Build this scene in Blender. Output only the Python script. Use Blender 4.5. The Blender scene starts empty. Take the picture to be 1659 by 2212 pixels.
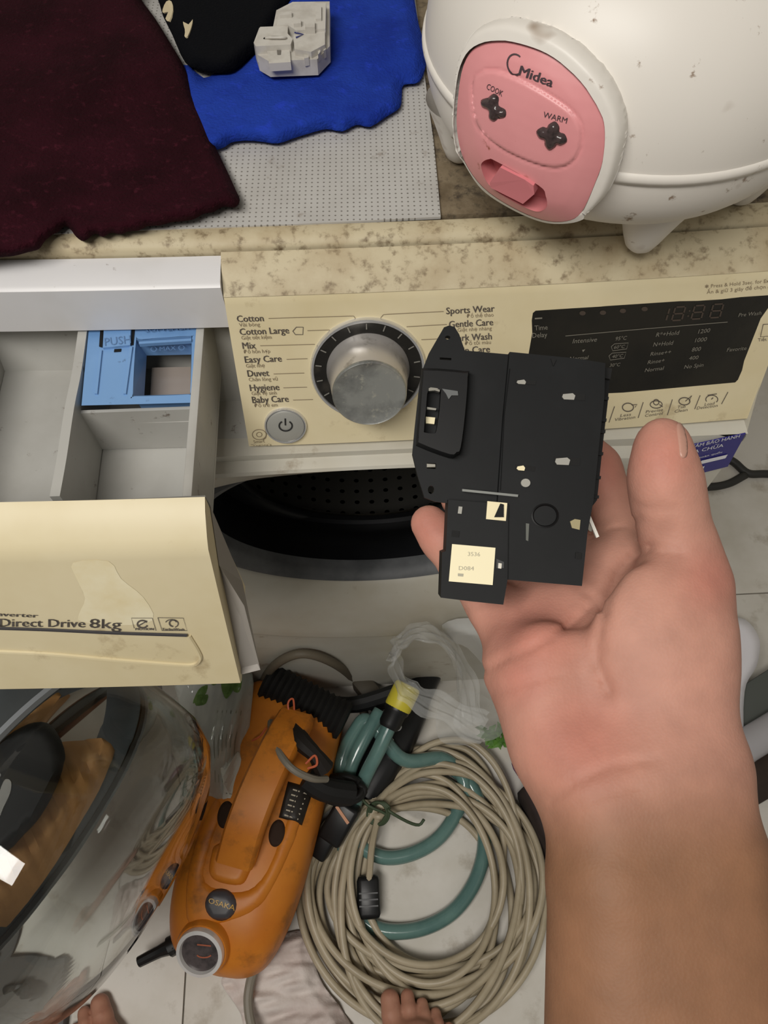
import bpy, bmesh, math, random
import numpy as np
from mathutils import Vector, Matrix
from mathutils.bvhtree import BVHTree
from mathutils.geometry import delaunay_2d_cdt
random.seed(7); RNG = np.random.default_rng(7)
sc = bpy.context.scene
COL = sc.collection
# ------------------------------------------------------------------ camera
FP = 1650.0; W_, H_ = 1659, 2212
DEP = math.radians(62); YAW = math.radians(3)
CAM = np.array([-.012, -.377, 1.22])
RV = np.array([math.cos(YAW), -math.sin(YAW), 0.])
FV = np.array([math.sin(YAW)*math.cos(DEP), math.cos(YAW)*math.cos(DEP), -math.sin(DEP)])
DV = np.cross(FV, RV)
cd = bpy.data.cameras.new('camera'); cam = bpy.data.objects.new('camera', cd); COL.objects.link(cam)
cd.sensor_fit = 'VERTICAL'; cd.sensor_height = 24; cd.lens = 24*FP/H_; cd.clip_start = .01
M = Matrix.Identity(4)
for i in range(3):
    M[i][0] = RV[i]; M[i][1] = -DV[i]; M[i][2] = -FV[i]; M[i][3] = CAM[i]
cam.matrix_world = M
sc.camera = cam
# ------------------------------------------------------------------ light
w = bpy.data.worlds.new('world'); sc.world = w; w.use_nodes = True
w.node_tree.nodes['Background'].inputs[0].default_value = (1.0, .96, .90, 1)
w.node_tree.nodes['Background'].inputs[1].default_value = .15
def area(name, loc, aim, sx, sy, e, col):
    l = bpy.data.lights.new(name, 'AREA'); l.shape = 'RECTANGLE'; l.size = sx; l.size_y = sy; l.energy = e; l.color = col
    o = bpy.data.objects.new(name, l); COL.objects.link(o); o.location = loc
    o.rotation_euler = (Vector(aim)-Vector(loc)).to_track_quat('-Z', 'Y').to_euler()
area('ceiling_lamp', (-.55, -.85, 2.3), (-.05, -.15, .5), 1.1, .45, 35, (1, .96, .90))
sc.view_settings.view_transform = 'Standard'; sc.view_settings.look = 'None'
sc.view_settings.gamma = 1; sc.view_settings.use_curve_mapping = False
sc.view_settings.exposure = -0.32

# ------------------------------------------------------------------ helpers
def ray(px, py): return FV + (px-829.5)/FP*RV + (py-1106)/FP*DV
def at(px, py, t): return CAM + t*ray(px, py)
def onz(px, py, z): r = ray(px, py); return CAM + r*(z-CAM[2])/r[2]
def ony(px, py, y): r = ray(px, py); return CAM + r*(y-CAM[1])/r[1]
def cs(px, py, d): return np.array([(px-829.5)/FP*d, (py-1106)/FP*d, d])
def lin(c):
    return tuple(((v/255)/12.92 if v/255 <= .04045 else ((v/255+.055)/1.055)**2.4) for v in c)
MATS = {}
def mat(name, c, rough=.5, metal=0, c2=None, sc2=20, lo=.45, hi=.65, dirt=None, dsc=60, dlo=.6, dhi=.7, bump=0, bsc=200,
        trans=0, ior=1.45, alpha=1, sss=0, emit=None, coat=0, spec=.5, dirt2=None):
    if name in MATS: return MATS[name]
    m = bpy.data.materials.new(name); m.use_nodes = True; nt = m.node_tree; N = nt.nodes; L = nt.links
    b = N['Principled BSDF']
    b.inputs['Base Color'].default_value = (*lin(c), 1); b.inputs['Roughness'].default_value = rough
    b.inputs['Metallic'].default_value = metal; b.inputs['IOR'].default_value = ior
    b.inputs['Transmission Weight'].default_value = trans; b.inputs['Alpha'].default_value = alpha
    b.inputs['Coat Weight'].default_value = coat; b.inputs['Specular IOR Level'].default_value = spec
    if sss:
        b.inputs['Subsurface Weight'].default_value = sss; b.inputs['Subsurface Radius'].default_value = (1, .35, .2)
        b.inputs['Subsurface Scale'].default_value = .006
    if emit:
        b.inputs['Emission Color'].default_value = (*lin(emit[0]), 1); b.inputs['Emission Strength'].default_value = emit[1]
    tc = N.new('ShaderNodeTexCoord')
    cur = None
    def layer(prev, col, scale, lo, hi, detail=5, rgh=.6):
        n = N.new('ShaderNodeTexNoise'); n.inputs['Scale'].default_value = scale; n.inputs['Detail'].default_value = detail
        n.inputs['Roughness'].default_value = rgh
        L.new(tc.outputs['Object'], n.inputs['Vector'])
        r = N.new('ShaderNodeMapRange'); r.inputs['From Min'].default_value = lo; r.inputs['From Max'].default_value = hi
        L.new(n.outputs['Fac'], r.inputs['Value'])
        mx = N.new('ShaderNodeMix'); mx.data_type = 'RGBA'
        L.new(r.outputs['Result'], mx.inputs['Factor'])
        if prev is None: mx.inputs['A'].default_value = (*lin(c), 1)
        else: L.new(prev, mx.inputs['A'])
        mx.inputs['B'].default_value = (*lin(col), 1)
        return mx.outputs['Result']
    if c2: cur = layer(cur, c2, sc2, lo, hi)
    if dirt: cur = layer(cur, dirt, dsc, dlo-.05, dhi-.05, 8, .65)
    if dirt2: cur = layer(cur, dirt2[0], dirt2[1], dirt2[2]-.05, dirt2[3]-.05, 3, .5)
    if cur: L.new(cur, b.inputs['Base Color'])
    if bump:
        n = N.new('ShaderNodeTexNoise'); n.inputs['Scale'].default_value = bsc; n.inputs['Detail'].default_value = 4
        L.new(tc.outputs['Object'], n.inputs['Vector'])
        bp = N.new('ShaderNodeBump'); bp.inputs['Strength'].default_value = bump; bp.inputs['Distance'].default_value = .002
        L.new(n.outputs['Fac'], bp.inputs['Height']); L.new(bp.outputs['Normal'], b.inputs['Normal'])
    MATS[name] = m
    return m
ROOT = {}
def thing(name, label, cat, loc, group=None):
    o = bpy.data.objects.new(name, None); COL.objects.link(o); o.empty_display_size = .02
    o.location = Vector(loc); o['label'] = label; o['category'] = cat
    if group: o['group'] = group
    ROOT[o.name] = np.array(loc, float); return o
def obj(name, verts, faces, m, parent=None, smooth=30, label=None, cat=None, group=None, kind=None, loc=None):
    """verts in world space; ONE mesh object"""
    V = np.array(verts, float).reshape(-1, 3)
    if parent is not None: base = ROOT[parent.name]
    else:
        if loc is None: loc = ((V[:, 0].min()+V[:, 0].max())/2, (V[:, 1].min()+V[:, 1].max())/2, V[:, 2].min())
        base = np.array(loc, float)
    me = bpy.data.meshes.new(name)
    me.from_pydata((V-base).tolist(), [], [list(map(int, f)) for f in faces]); me.update()
    me.materials.append(m)
    if smooth:
        for p in me.polygons: p.use_smooth = True
        if smooth < 180: me.set_sharp_from_angle(angle=math.radians(smooth))
    o = bpy.data.objects.new(name, me); COL.objects.link(o)
    if parent is not None: o.parent = parent
    else: o.location = Vector(base)
    ROOT[o.name] = base
    if label: o['label'] = label
    if cat: o['category'] = cat
    if group: o['group'] = group
    if kind: o['kind'] = kind
    return o
class MB:
    def __init__(s): s.v = []; s.f = []
    def add(s, V, Fc):
        n = len(s.v); s.v += [tuple(x) for x in V]; s.f += [[i+n for i in f] for f in Fc]; return s
    def box(s, c, size, ax=None, bev=0.0):
        c = np.array(c, float); h = np.array(size, float)/2
        bm = bmesh.new(); bmesh.ops.create_cube(bm, size=1)
        for v in bm.verts: v.co = Vector((v.co.x*2*h[0], v.co.y*2*h[1], v.co.z*2*h[2]))
        if bev: bmesh.ops.bevel(bm, geom=list(bm.edges), offset=bev, segments=2, affect='EDGES', profile=.5)
        A = np.eye(3) if ax is None else np.array(ax, float)
        bm.verts.index_update()
        V = [c + v.co.x*A[0] + v.co.y*A[1] + v.co.z*A[2] for v in bm.verts]
        Fc = [[v.index for v in f.verts] for f in bm.faces]; bm.free()
        return s.add(V, Fc)
    def grid(s, G, closed_u=False, closed_v=False):
        G = np.array(G, float); nu, nv = G.shape[:2]
        Fc = []
        for i in range(nu if closed_u else nu-1):
            for j in range(nv if closed_v else nv-1):
                a = i*nv+j; b = ((i+1) % nu)*nv+j; c_ = ((i+1) % nu)*nv+(j+1) % nv; d = i*nv+(j+1) % nv
                Fc.append([a, b, c_, d])
        return s.add(G.reshape(-1, 3), Fc)
    def tube(s, pts, r, seg=8, smooth=6, closed=False, flat=None):
        P = catmull(pts, smooth, closed) if smooth else np.array(pts, float)
        n = len(P); rr = np.interp(np.linspace(0, 1, n), np.linspace(0, 1, len(r)), r) if hasattr(r, '__len__') else np.full(n, r)
        T = np.gradient(P, axis=0)
        if closed: T = np.roll(P, -1, 0)-np.roll(P, 1, 0)
        T /= np.linalg.norm(T, axis=1)[:, None]+1e-12
        u = np.cross(T[0], [0, 0, 1.]);
        if np.linalg.norm(u) < 1e-3: u = np.cross(T[0], [1., 0, 0])
        u /= np.linalg.norm(u); rings = []
        a = np.linspace(0, 2*np.pi, seg, endpoint=False)
        for i in range(n):
            u = u-T[i]*(u@T[i]); u /= np.linalg.norm(u); v = np.cross(T[i], u)
            fl = 1 if flat is None else flat
            rings.append(P[i]+rr[i]*(np.outer(np.cos(a), u)+fl*np.outer(np.sin(a), v)))
        base = len(s.v); s.grid(rings, closed_u=closed, closed_v=True)
        if not closed:
            s.f.append([base+i for i in range(seg)]); s.f.append([base+(n-1)*seg+seg-1-i for i in range(seg)])
        return s
    def lathe(s, prof, o, axis, seg=48, ref=(0, 0, 1), ru=1.0, rv=1.0, a0=0, a1=2*math.pi):
        o = np.array(o, float); ax = np.array(axis, float); ax /= np.linalg.norm(ax)
        ref = np.array(ref, float); u = np.cross(ref, ax)
        if np.linalg.norm(u) < 1e-4: u = np.cross([0, 1., 0], ax)
        u /= np.linalg.norm(u); v = np.cross(ax, u)
        full = abs(a1-a0-2*math.pi) < 1e-6
        an = np.linspace(a0, a1, seg, endpoint=not full)
        G = [[o+ax*h+r*(ru*math.cos(t)*u+rv*math.sin(t)*v) for t in an] for r, h in prof]
        return s.grid(G, closed_v=full)
    def prism(s, top, vec):
        """top outline (world pts) + extrusion vector"""
        T = np.array(top, float); n = len(T); B = T+np.array(vec, float)
        Fc = [list(range(n)), [2*n-1-i for i in range(n)]]+[[i, i+n, (i+1) % n+n, (i+1) % n] for i in range(n)]
        return s.add(np.vstack([T, B]), Fc)
    def obj(s, name, m, parent=None, **k): return obj(name, s.v, s.f, m, parent, **k)
def catmull(P, n=6, closed=False):
    P = np.array(P, float); out = []; N = len(P)
    for i in range(N if closed else N-1):
        if closed: p0, p1, p2, p3 = P[(i-1) % N], P[i], P[(i+1) % N], P[(i+2) % N]
        else:
            p1, p2 = P[i], P[i+1]; p0 = P[i-1] if i > 0 else 2*p1-p2; p3 = P[i+2] if i+2 < N else 2*p2-p1
        for t in np.linspace(0, 1, n, endpoint=False):
            out.append(.5*((2*p1)+(-p0+p2)*t+(2*p0-5*p1+4*p2-p3)*t*t+(-p0+3*p1-3*p2+p3)*t**3))
    if not closed: out.append(P[-1])
    return np.array(out)
def bvh_of(*obs):
    V = []; Fc = []
    for o in obs:
        n = len(V); b = ROOT[o.name]
        V += [tuple(np.array(v.co)+b) for v in o.data.vertices]; Fc += [[i+n for i in p.vertices] for p in o.data.polygons]
    return BVHTree.FromPolygons([Vector(v) for v in V], Fc)
class Surf:
    """anything a pixel ray can be laid on: a mesh, a plane or a depth"""
    def __init__(s, bvh=None, z=None, y=None, d=None): s.b, s.z, s.y, s.d = bvh, z, y, d; s.last = None
    def hit(s, px, py, off=0):
        r = ray(px, py)
        if s.b is not None:
            rn = r/np.linalg.norm(r)
            loc, nor, idx, dist = s.b.ray_cast(Vector(CAM), Vector(rn))
            if loc is None:
                bd = None   # the ray passes just beside: take the closest point of the surface
                for t in np.linspace(.2, 1.6, 141):
                    l2, n2, _, d2 = s.b.find_nearest(Vector(CAM+r*t))
                    if l2 is not None and (bd is None or d2 < bd[0]): bd = (d2, l2, n2)
                n = np.array(bd[2])
                return np.array(bd[1])+n*off
            n = np.array(nor)
            if n@rn > 0: n = -n
            s.last = (np.array(loc), n)
            return np.array(loc)+n*off
        if s.z is not None: return onz(px, py, s.z+off)
        if s.y is not None: return ony(px, py, s.y-off)
        return at(px, py, s.d-off)
def pip(P, poly):
    P = np.atleast_2d(P); x, y = P[:, 0], P[:, 1]; poly = np.array(poly, float); ins = np.zeros(len(P), bool)
    j = len(poly)-1
    for i in range(len(poly)):
        xi, yi = poly[i]; xj, yj = poly[j]
        c = ((yi > y) != (yj > y)) & (x < (xj-xi)*(y-yi)/(yj-yi+1e-12)+xi); ins ^= c; j = i
    return ins
def seg_dist(P, poly, closed=True):
    P = np.atleast_2d(P); poly = np.array(poly, float); d = np.full(len(P), 1e9); n = len(poly)
    for i in range(n if closed else n-1):
        a, b = poly[i], poly[(i+1) % n]; ab = b-a
        t = np.clip(((P-a)@ab)/(ab@ab+1e-12), 0, 1); d = np.minimum(d, np.linalg.norm(P-a-t[:, None]*ab, axis=1))
    return d
def patch(outline, surf, hfun, step=14, holes=(), skirt=None, smoothn=4, jit=0):
    """outline in photograph pixels laid on a surface, with real relief hfun(distance to edge, P)"""
    O = catmull(outline, smoothn, True) if smoothn else np.array(outline, float)
    HS = [catmull(h, 4, True) for h in holes]
    mn, mx = O.min(0), O.max(0)
    gx, gy = np.meshgrid(np.arange(mn[0]+step/2, mx[0], step), np.arange(mn[1]+step/2, mx[1], step))
    gx = gx+(np.arange(gx.shape[0])[:, None] % 2)*step/2
    G = np.c_[gx.ravel(), gy.ravel()]; G = G[pip(G, O)]; G = G[seg_dist(G, O) > step*.45]
    for h in HS:
        G = G[~pip(G, h)]; G = G[seg_dist(G, h) > step*.45]
    # a second ring close to the border keeps the rounded edge
    pts = [O]; edges = [[(i, (i+1) % len(O)) for i in range(len(O))]]; k = len(O)
    for h in HS:
        pts.append(h); edges.append([(k+i, k+(i+1) % len(h)) for i in range(len(h))]); k += len(h)
    pts.append(G); A = np.vstack(pts); E_ = sum(edges, [])
    vs, _, fs, ov, _, _ = delaunay_2d_cdt([Vector(p) for p in A], E_, [], 0, 1e-4)
    V2 = np.array([tuple(v) for v in vs]); fc = np.array([list(f) for f in fs]); cen = V2[fc].mean(1)
    keep = pip(cen, O)
    for h in HS: keep &= ~pip(cen, h)
    fc = fc[keep]; dist = seg_dist(V2, O)
    h = np.array([hfun(dd, p) for dd, p in zip(dist, V2)])
    V3 = np.array([surf.hit(p[0], p[1], hh) for p, hh in zip(V2, h)])
    # orient to the camera
    out = []
    for f in fc:
        a, b, c_ = V3[f[0]], V3[f[1]], V3[f[2]]
        if np.cross(b-a, c_-a)@(CAM-a) < 0: f = f[::-1]
        out.append(list(map(int, f)))
    V3 = list(V3)
    if skirt is not None:
        ids = [int(np.argmin(np.linalg.norm(V2-o, axis=1))) for o in O]; base = len(V3)
        for o, i in zip(O, ids): V3.append(surf.hit(V2[i][0], V2[i][1], skirt))
        n = len(ids)
        for i in range(n): out.append([ids[i], ids[(i+1) % n], base+(i+1) % n, base+i])
    return V3, out
# ---- lettering -----------------------------------------------------
_tc = {}
def glyphs(s, shear=0, bold=0):
    if (s, shear, bold) in _tc: return _tc[(s, shear, bold)]
    c = bpy.data.curves.new('t', 'FONT'); c.body = s; c.size = 1; c.resolution_u = 2; c.shear = shear; c.offset = bold
    o = bpy.data.objects.new('t', c); me = o.to_mesh()
    V = np.array([tuple(v.co)[:2] for v in me.vertices]) if len(me.vertices) else np.zeros((0, 2))
    Fc = [list(p.vertices) for p in me.polygons]; o.to_mesh_clear(); bpy.data.objects.remove(o); bpy.data.curves.remove(c)
    _tc[(s, shear, bold)] = (V, Fc); return V, Fc
CAPH = .73
def lettering(name, surf, m, parent, texts=(), strokes=(), polys=(), off=.0005, label=None, bold=0.0):
    b = MB()
    def put(P2, Fc):
        V3 = [surf.hit(p[0], p[1], off) for p in P2]; out = []
        for f in Fc:
            a, q, c_ = np.array(V3[f[0]]), np.array(V3[f[1]]), np.array(V3[f[2]])
            out.append(f[::-1] if np.cross(q-a, c_-a)@(CAM-a) < 0 else f)
        b.add(V3, out)
    for t in texts:
        s, p0, p1, cap = t[:4]; up = t[4] if len(t) > 4 else None; sh = t[5] if len(t) > 5 else 0
        V, Fc = glyphs(s, sh)
        if not len(V): continue
        p0 = np.array(p0, float); p1 = np.array(p1, float); dr = p1-p0; L_ = np.linalg.norm(dr)
        if up is None: up = np.array([dr[1], -dr[0]])/L_
        else: up = np.array(up, float)/np.linalg.norm(up)
        u = (V[:, 0]-V[:, 0].min())/(np.ptp(V[:, 0])+1e-9)
        for sh_ in ((-bold, bold) if bold else (0,)):   # a heavier weight: two impressions side by side
            put(p0+np.array((sh_, 0))+u[:, None]*dr+(V[:, 1]/CAPH*cap)[:, None]*up, Fc)
    for pts, wd in strokes:
        P = np.array(pts, float)
        T = np.gradient(P, axis=0); T /= np.linalg.norm(T, axis=1)[:, None]+1e-9; Nn = np.c_[-T[:, 1], T[:, 0]]*wd/2
        n = len(P); put(np.vstack([P+Nn, P-Nn]), [[i, i+1, n+i+1, n+i] for i in range(n-1)])
    for poly in polys:
        P = np.array(poly, float); put(P, [list(range(len(P)))])
    return b.obj(name, m, parent, smooth=0, label=label)
def circ(cx, cy, rx, ry=None, n=24, a0=0, a1=360, rot=0):
    ry = rx if ry is None else ry; t = np.radians(np.linspace(a0, a1, n)); r = math.radians(rot)
    x, y = rx*np.cos(t), ry*np.sin(t)
    return np.c_[cx+x*math.cos(r)-y*math.sin(r), cy+x*math.sin(r)+y*math.cos(r)]
# ---- signed distance bodies ----------------------------------------
def smin(a, b, k):
    h = np.clip(.5+.5*(b-a)/k, 0, 1); return b+(a-b)*h-k*h*(1-h)
def rcone(P, a, b, r1, r2):
    a = np.array(a); b = np.array(b); ba = b-a; h = np.clip(((P-a)@ba)/(ba@ba+1e-12), 0, 1)
    return np.linalg.norm(P-a-h[..., None]*ba, axis=-1)-(r1+(r2-r1)*h)
def ellip(P, c, r, A=None):
    p = P-np.array(c)
    if A is not None: p = p@np.array(A).T
    r = np.array(r); k0 = np.linalg.norm(p/r, axis=-1); k1 = np.linalg.norm(p/(r*r), axis=-1)+1e-9
    return k0*(k0-1)/k1
def surface_nets(fn, lo, hi, res):
    lo = np.array(lo); n = np.ceil((np.array(hi)-lo)/res).astype(int)+1
    ax = [lo[i]+res*np.arange(n[i]) for i in range(3)]
    val = np.empty(n, np.float32)
    for i in range(n[0]):
        Y, Z = np.meshgrid(ax[1], ax[2], indexing='ij')
        val[i] = fn(np.stack([np.full_like(Y, ax[0][i]), Y, Z], -1))
    s = val < 0; nc = n-1
    corners = [(i, j, k) for i in (0, 1) for j in (0, 1) for k in (0, 1)]
    cnt = sum(s[i:i+nc[0], j:j+nc[1], k:k+nc[2]].astype(np.int8) for i, j, k in corners)
    act = (cnt > 0) & (cnt < 8); idx = -np.ones(nc, int); ijk = np.argwhere(act); idx[act] = np.arange(len(ijk))
    acc = np.zeros((len(ijk), 3)); c = np.zeros(len(ijk))
    for a in corners:
        for d in range(3):
            if a[d]: continue
            b = list(a); b[d] = 1
            va = val[ijk[:, 0]+a[0], ijk[:, 1]+a[1], ijk[:, 2]+a[2]]; vb = val[ijk[:, 0]+b[0], ijk[:, 1]+b[1], ijk[:, 2]+b[2]]
            x = (va < 0) != (vb < 0); t = np.where(x, va/(va-vb+1e-12), 0)
            p = np.tile(np.array(a, float), (len(ijk), 1)); p[:, d] = t; acc[x] += p[x]; c[x] += 1
    V = lo+res*(ijk+acc/c[:, None]); Q = []
    for d in range(3):
        o = [(1, 2), (2, 0), (0, 1)][d]; sl0 = [slice(None)]*3; sl1 = [slice(None)]*3
        sl0[d] = slice(0, -1); sl1[d] = slice(1, None)
        e = s[tuple(sl0)] != s[tuple(sl1)]; P = np.argwhere(e)
        ok = (P[:, o[0]] > 0) & (P[:, o[1]] > 0) & (P[:, o[0]] < nc[o[0]]) & (P[:, o[1]] < nc[o[1]]); P = P[ok]
        def g(da, db):
            q = P.copy(); q[:, o[0]] += da; q[:, o[1]] += db; return idx[q[:, 0], q[:, 1], q[:, 2]]
        q = np.stack([g(-1, -1), g(0, -1), g(0, 0), g(-1, 0)], 1)
        fl = s[P[:, 0], P[:, 1], P[:, 2]]; q[~fl] = q[~fl][:, ::-1]; Q.append(q)
    return V, np.vstack(Q)
def cam2world(V): return CAM+V[:, :1]*RV+V[:, 1:2]*DV+V[:, 2:3]*FV
# smooth pseudo noise for cloth relief
_K = RNG.normal(size=(24, 2)); _PH = RNG.uniform(0, 6.28, 24)
def wob(p, scale, octv=8):
    q = np.array(p)/scale; return float(np.mean(np.sin(_K[:octv]@q+_PH[:octv])))

# ================================================================== setting
tile = mat('floor_tile', (214, 210, 202), .55, c2=(200, 195, 184), sc2=6, dirt=(150, 138, 118), dsc=14, dlo=.62, dhi=.85)
grout = mat('grout', (120, 115, 105), .9)
fl = obj('floor', [(-2, -2, -.004), (2, -2, -.004), (2, 2, -.004), (-2, 2, -.004)], [[0, 1, 2, 3]], grout, smooth=0, kind='structure', loc=(0, 0, -.004))
ts = .60; ox = onz(398, 2150, 0)[0]; oy = .08
tmesh = None
for i in range(-3, 4):
    for j in range(-3, 3):
        x0, y0 = ox+i*ts, oy+j*ts
        if tmesh is None:
            b = MB().box((x0+ts/2, y0+ts/2, -.003), (ts-.0022, ts-.0022, .006), bev=.0006)
            o = b.obj('tile', tile, fl, smooth=30); tmesh = o; bx, by = x0, y0
        else:
            o = tmesh.copy(); COL.objects.link(o); o.parent = fl; o.location = (x0-bx, y0-by, 0)
wallm = mat('wall_paint', (205, 203, 196), .7, c2=(190, 186, 176), sc2=3)
obj('wall_back', [(-2, .75, 0), (2, .75, 0), (2, .75, 2.6), (-2, .75, 2.6)], [[0, 3, 2, 1]], wallm, smooth=0, kind='structure', loc=(0, .75, 0))
obj('wall_right', [(1.15, -2, 0), (1.15, .75, 0), (1.15, .75, 2.6), (1.15, -2, 2.6)], [[0, 1, 2, 3]], wallm, smooth=0, kind='structure', loc=(1.15, 0, 0))

# ================================================================== washing machine
cream = mat('yellowed_plastic', (216, 204, 170), .42, c2=(208, 194, 156), sc2=7, dirt=(150, 128, 92), dsc=26, dlo=.66, dhi=.86, spec=.4)
creamdirty = mat('grimy_plastic', (196, 184, 154), .6, c2=(168, 150, 118), sc2=30, lo=.40, hi=.72, dirt=(104, 86, 62), dsc=120, dlo=.58, dhi=.78)
bodym = mat('cabinet_paint', (196, 193, 182), .4, c2=(184, 178, 162), sc2=5, dirt=(120, 95, 60), dsc=18, dlo=.68, dhi=.84)
greyp = mat('grey_plastic', (176, 175, 170), .4, c2=(164, 162, 156), sc2=8, dirt=(95, 80, 68), dsc=80, dlo=.69, dhi=.78)
whitep = mat('white_plastic', (214, 213, 214), .35, c2=(204, 202, 200), sc2=6, dirt=(110, 95, 80), dsc=90, dlo=.72, dhi=.8)
printm = mat('grey_print', (92, 84, 76), .7)
print2 = mat('pale_print', (132, 118, 96), .7)
chrome = mat('chrome', (222, 222, 222), .2, .75)
blackp = mat('black_plastic', (22, 23, 24), .38)
dark = mat('dark_recess', (8, 8, 8), .8)
WM = thing('washing_machine', 'yellowed front-loading washing machine with open door and pulled-out drawer', 'washing machine', (0, .26, 0))
BOW = 7.0
def bow(x): return x*x/(2*BOW)
XL, XR = -.1015, .301
# profile of the panel, seam -> fold -> bottom
def panel_profile(rec=0.0):
    P = [(.026, .8455), (.018, .8425), (.006, .834), (.001, .829), (-.0012, .823), (-.012, .795), (-.024, .762), (-.036, .728), (-.0425, .710), (-.0395, .7055), (-.018, .7045)]
    return [(y+rec, z) for y, z in P]
def panel_mesh(x0, x1, dy=0.0, n=24, rec=0, inward=.0):
    b = MB(); xs = np.linspace(x0, x1, n); pr = panel_profile(rec)
    b.grid([[(x, y+bow(x)+dy, z) for y, z in pr] for x in xs])
    for x, fl_ in ((x0, 1), (x1, 0)):   # end faces
        V = [(x, y+bow(x)+dy, z) for y, z in pr]+[(x, .03+bow(x)+dy-(.0 if not inward else .0), .7045)]
        b.add(V, [list(range(len(V)))[::(-1 if fl_ else 1)]])
    return b
cp = panel_mesh(XL, XR).obj('control_panel', cream, WM, smooth=40)
CPS = Surf(bvh_of(cp))
# grimy upper bevel skin of the panel
b = MB(); xs = np.linspace(XL, XR, 24); prf = panel_profile()[:4]
b.grid([[(x, y+bow(x)-.0005, z+.0006) for y, z in prf] for x in xs])
b.obj('panel_bevel', creamdirty, cp, smooth=60)
# cabinet: sides, back, lower front with the round opening
OC = np.array([-.003, .52]); ORX, ORZ = .199, .140
FY = -.047
b = MB(); an = np.linspace(0, 2*np.pi, 96, endpoint=False)
def ell(s, y, ds=0): return [(OC[0]+(ORX*s+ds)*math.cos(t), y, OC[1]+(ORZ*s+ds)*math.sin(t)) for t in an]
# surround rings from opening outwards (bulged moulding)
sur = MB()
def sur_ring(y, ds):
    out = []
    for t in an:
        c, s_ = math.cos(t), math.sin(t); zi = OC[1]+ORZ*s_; xi = OC[0]+ORX*c
        k = min(1, (.7025-zi)/(.125*s_) if s_ > 1e-3 else 1); kx = min(1, (.296-abs(xi))/(.125*abs(c)) if abs(c) > 1e-3 else 1)
        out.append((xi+ds*c*kx, y, zi+ds*s_*k))
    return out
rings = [sur_ring(y, d_) for d_, y in ((0, -.012), (.002, -.018), (.010, -.030), (.025, -.040), (.05, -.048), (.08, -.054), (.098, -.058), (.106, -.0565), (.110, -.052), (.112, -.0465))]
sur.grid(rings[::-1], closed_v=True)
sur.obj('door_surround', bodym, WM, smooth=35)
outer = []
for t in an:
    c, s_ = math.cos(t), math.sin(t)
    k = min(.3/abs(c) if abs(c) > 1e-6 else 9, (.7045-OC[1])/s_ if s_ > 1e-6 else 9, (OC[1]-.012)/-s_ if s_ < -1e-6 else 9)
    outer.append((k*c, FY, OC[1]+k*s_))
inner = [(x, FY, z) for x, y, z in rings[-1]]
b = MB(); b.grid([outer, inner], closed_v=True)
fo = FY
b.add([(-.3, FY, .7045), (.3, FY, .7045), (.3, -.01, .706), (-.3, -.01, .706)], [[0, 1, 2, 3]])
for sx in (-1, 1):
    x = .3*sx
    q = [(x, fo, .012), (x, .52, .012), (x, .52, .845), (x, .03, .845), (x, fo, .70)]
    b.add(q, [[0, 1, 2, 3, 4][::sx]])
b.add([(-.3, .52, .012), (.3, .52, .012), (.3, .52, .845), (-.3, .52, .845)], [[0, 3, 2, 1]])
b.add([(-.3, fo, .012), (.3, fo, .012), (.3, .52, .012), (-.3, .52, .012)], [[0, 1, 2, 3]])
b.obj('cabinet', bodym, WM, smooth=25)
# top: grimy panel with cream trim strip along the front
topm = mat('grimy_top', (128, 114, 92), .75, c2=(94, 80, 60), sc2=40, lo=.35, hi=.65, dirt=(52, 44, 36), dsc=90, dlo=.55, dhi=.72, bump=.5, bsc=150)
MB().box((0, .285, .8425), (.598, .47, .015), bev=.003).obj('top_panel', topm, WM, smooth=40)
b = MB(); xs = np.linspace(-.301, .301, 32)
tp = [(.0275, .836), (.0275, .8462), (.029, .8492), (.034, .8515), (.041, .852), (.0435, .8512), (.044, .846)]
b.grid([[(x, y+bow(x), z) for y, z in tp] for x in xs]); b.obj('front_trim', creamdirty, WM, smooth=60)
for x, y in ((-.25, .02), (.25, .02), (-.25, .47), (.25, .47)):
    MB().lathe([(0, 0), (.02, 0), (.022, .004), (.018, .014), (0, .014)], (x, y, 0), (0, 0, 1), 16).obj('foot', blackp, WM)
# gasket, drum
gask = mat('rubber_gasket', (100, 102, 104), .55, c2=(70, 72, 74), sc2=12)
def ell2(sx, sz, y): return [(OC[0]+ORX*sx*math.cos(t), y, OC[1]+ORZ*sz*math.sin(t)) for t in an]
def ellc(cz, rx, rz, y): return [(OC[0]+rx*math.cos(t), y, cz+rz*math.sin(t)) for t in an]
b = MB(); b.grid([ell(1.005, -.010), ell2(.99, .995, -.020), ell2(.95, .972, -.024), ell2(.89, .945, -.020), ell2(.87, .93, -.010), ell2(.865, .925, .0)], closed_v=True)
b.obj('gasket_lip', gask, WM, smooth=50)
gask2 = mat('rubber_inner', (26, 27, 30), .45, c2=(18, 19, 21), sc2=9)
b = MB(); b.grid([ell2(.866, .926, -.001), ellc(.515, .174, .130, .02), ellc(.50, .182, .138, .05), ellc(.485, .19, .155, .07), ellc(.472, .19, .160, .088), ellc(.466, .178, .150, .092), ellc(.462, .168, .150, .10)], closed_v=True)
b.obj('gasket_bellows', gask2, WM, smooth=60)
b = MB(); b.grid([ellc(.462, .170, .1655, .099), ellc(.462, .167, .163, .095), ellc(.462, .164, .160, .099), ellc(.462, .166, .162, .110)], closed_v=True)
b.obj('drum_rim', mat('steel_rim', (190, 190, 188), .22, 1), WM, smooth=60)
drumm = mat('drum_steel', (58, 57, 54), .3, .85)
nt = drumm.node_tree; N = nt.nodes; L = nt.links
tc = N.new('ShaderNodeTexCoord'); sp = N.new('ShaderNodeSeparateXYZ'); L.new(tc.outputs['Object'], sp.inputs[0])
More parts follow.
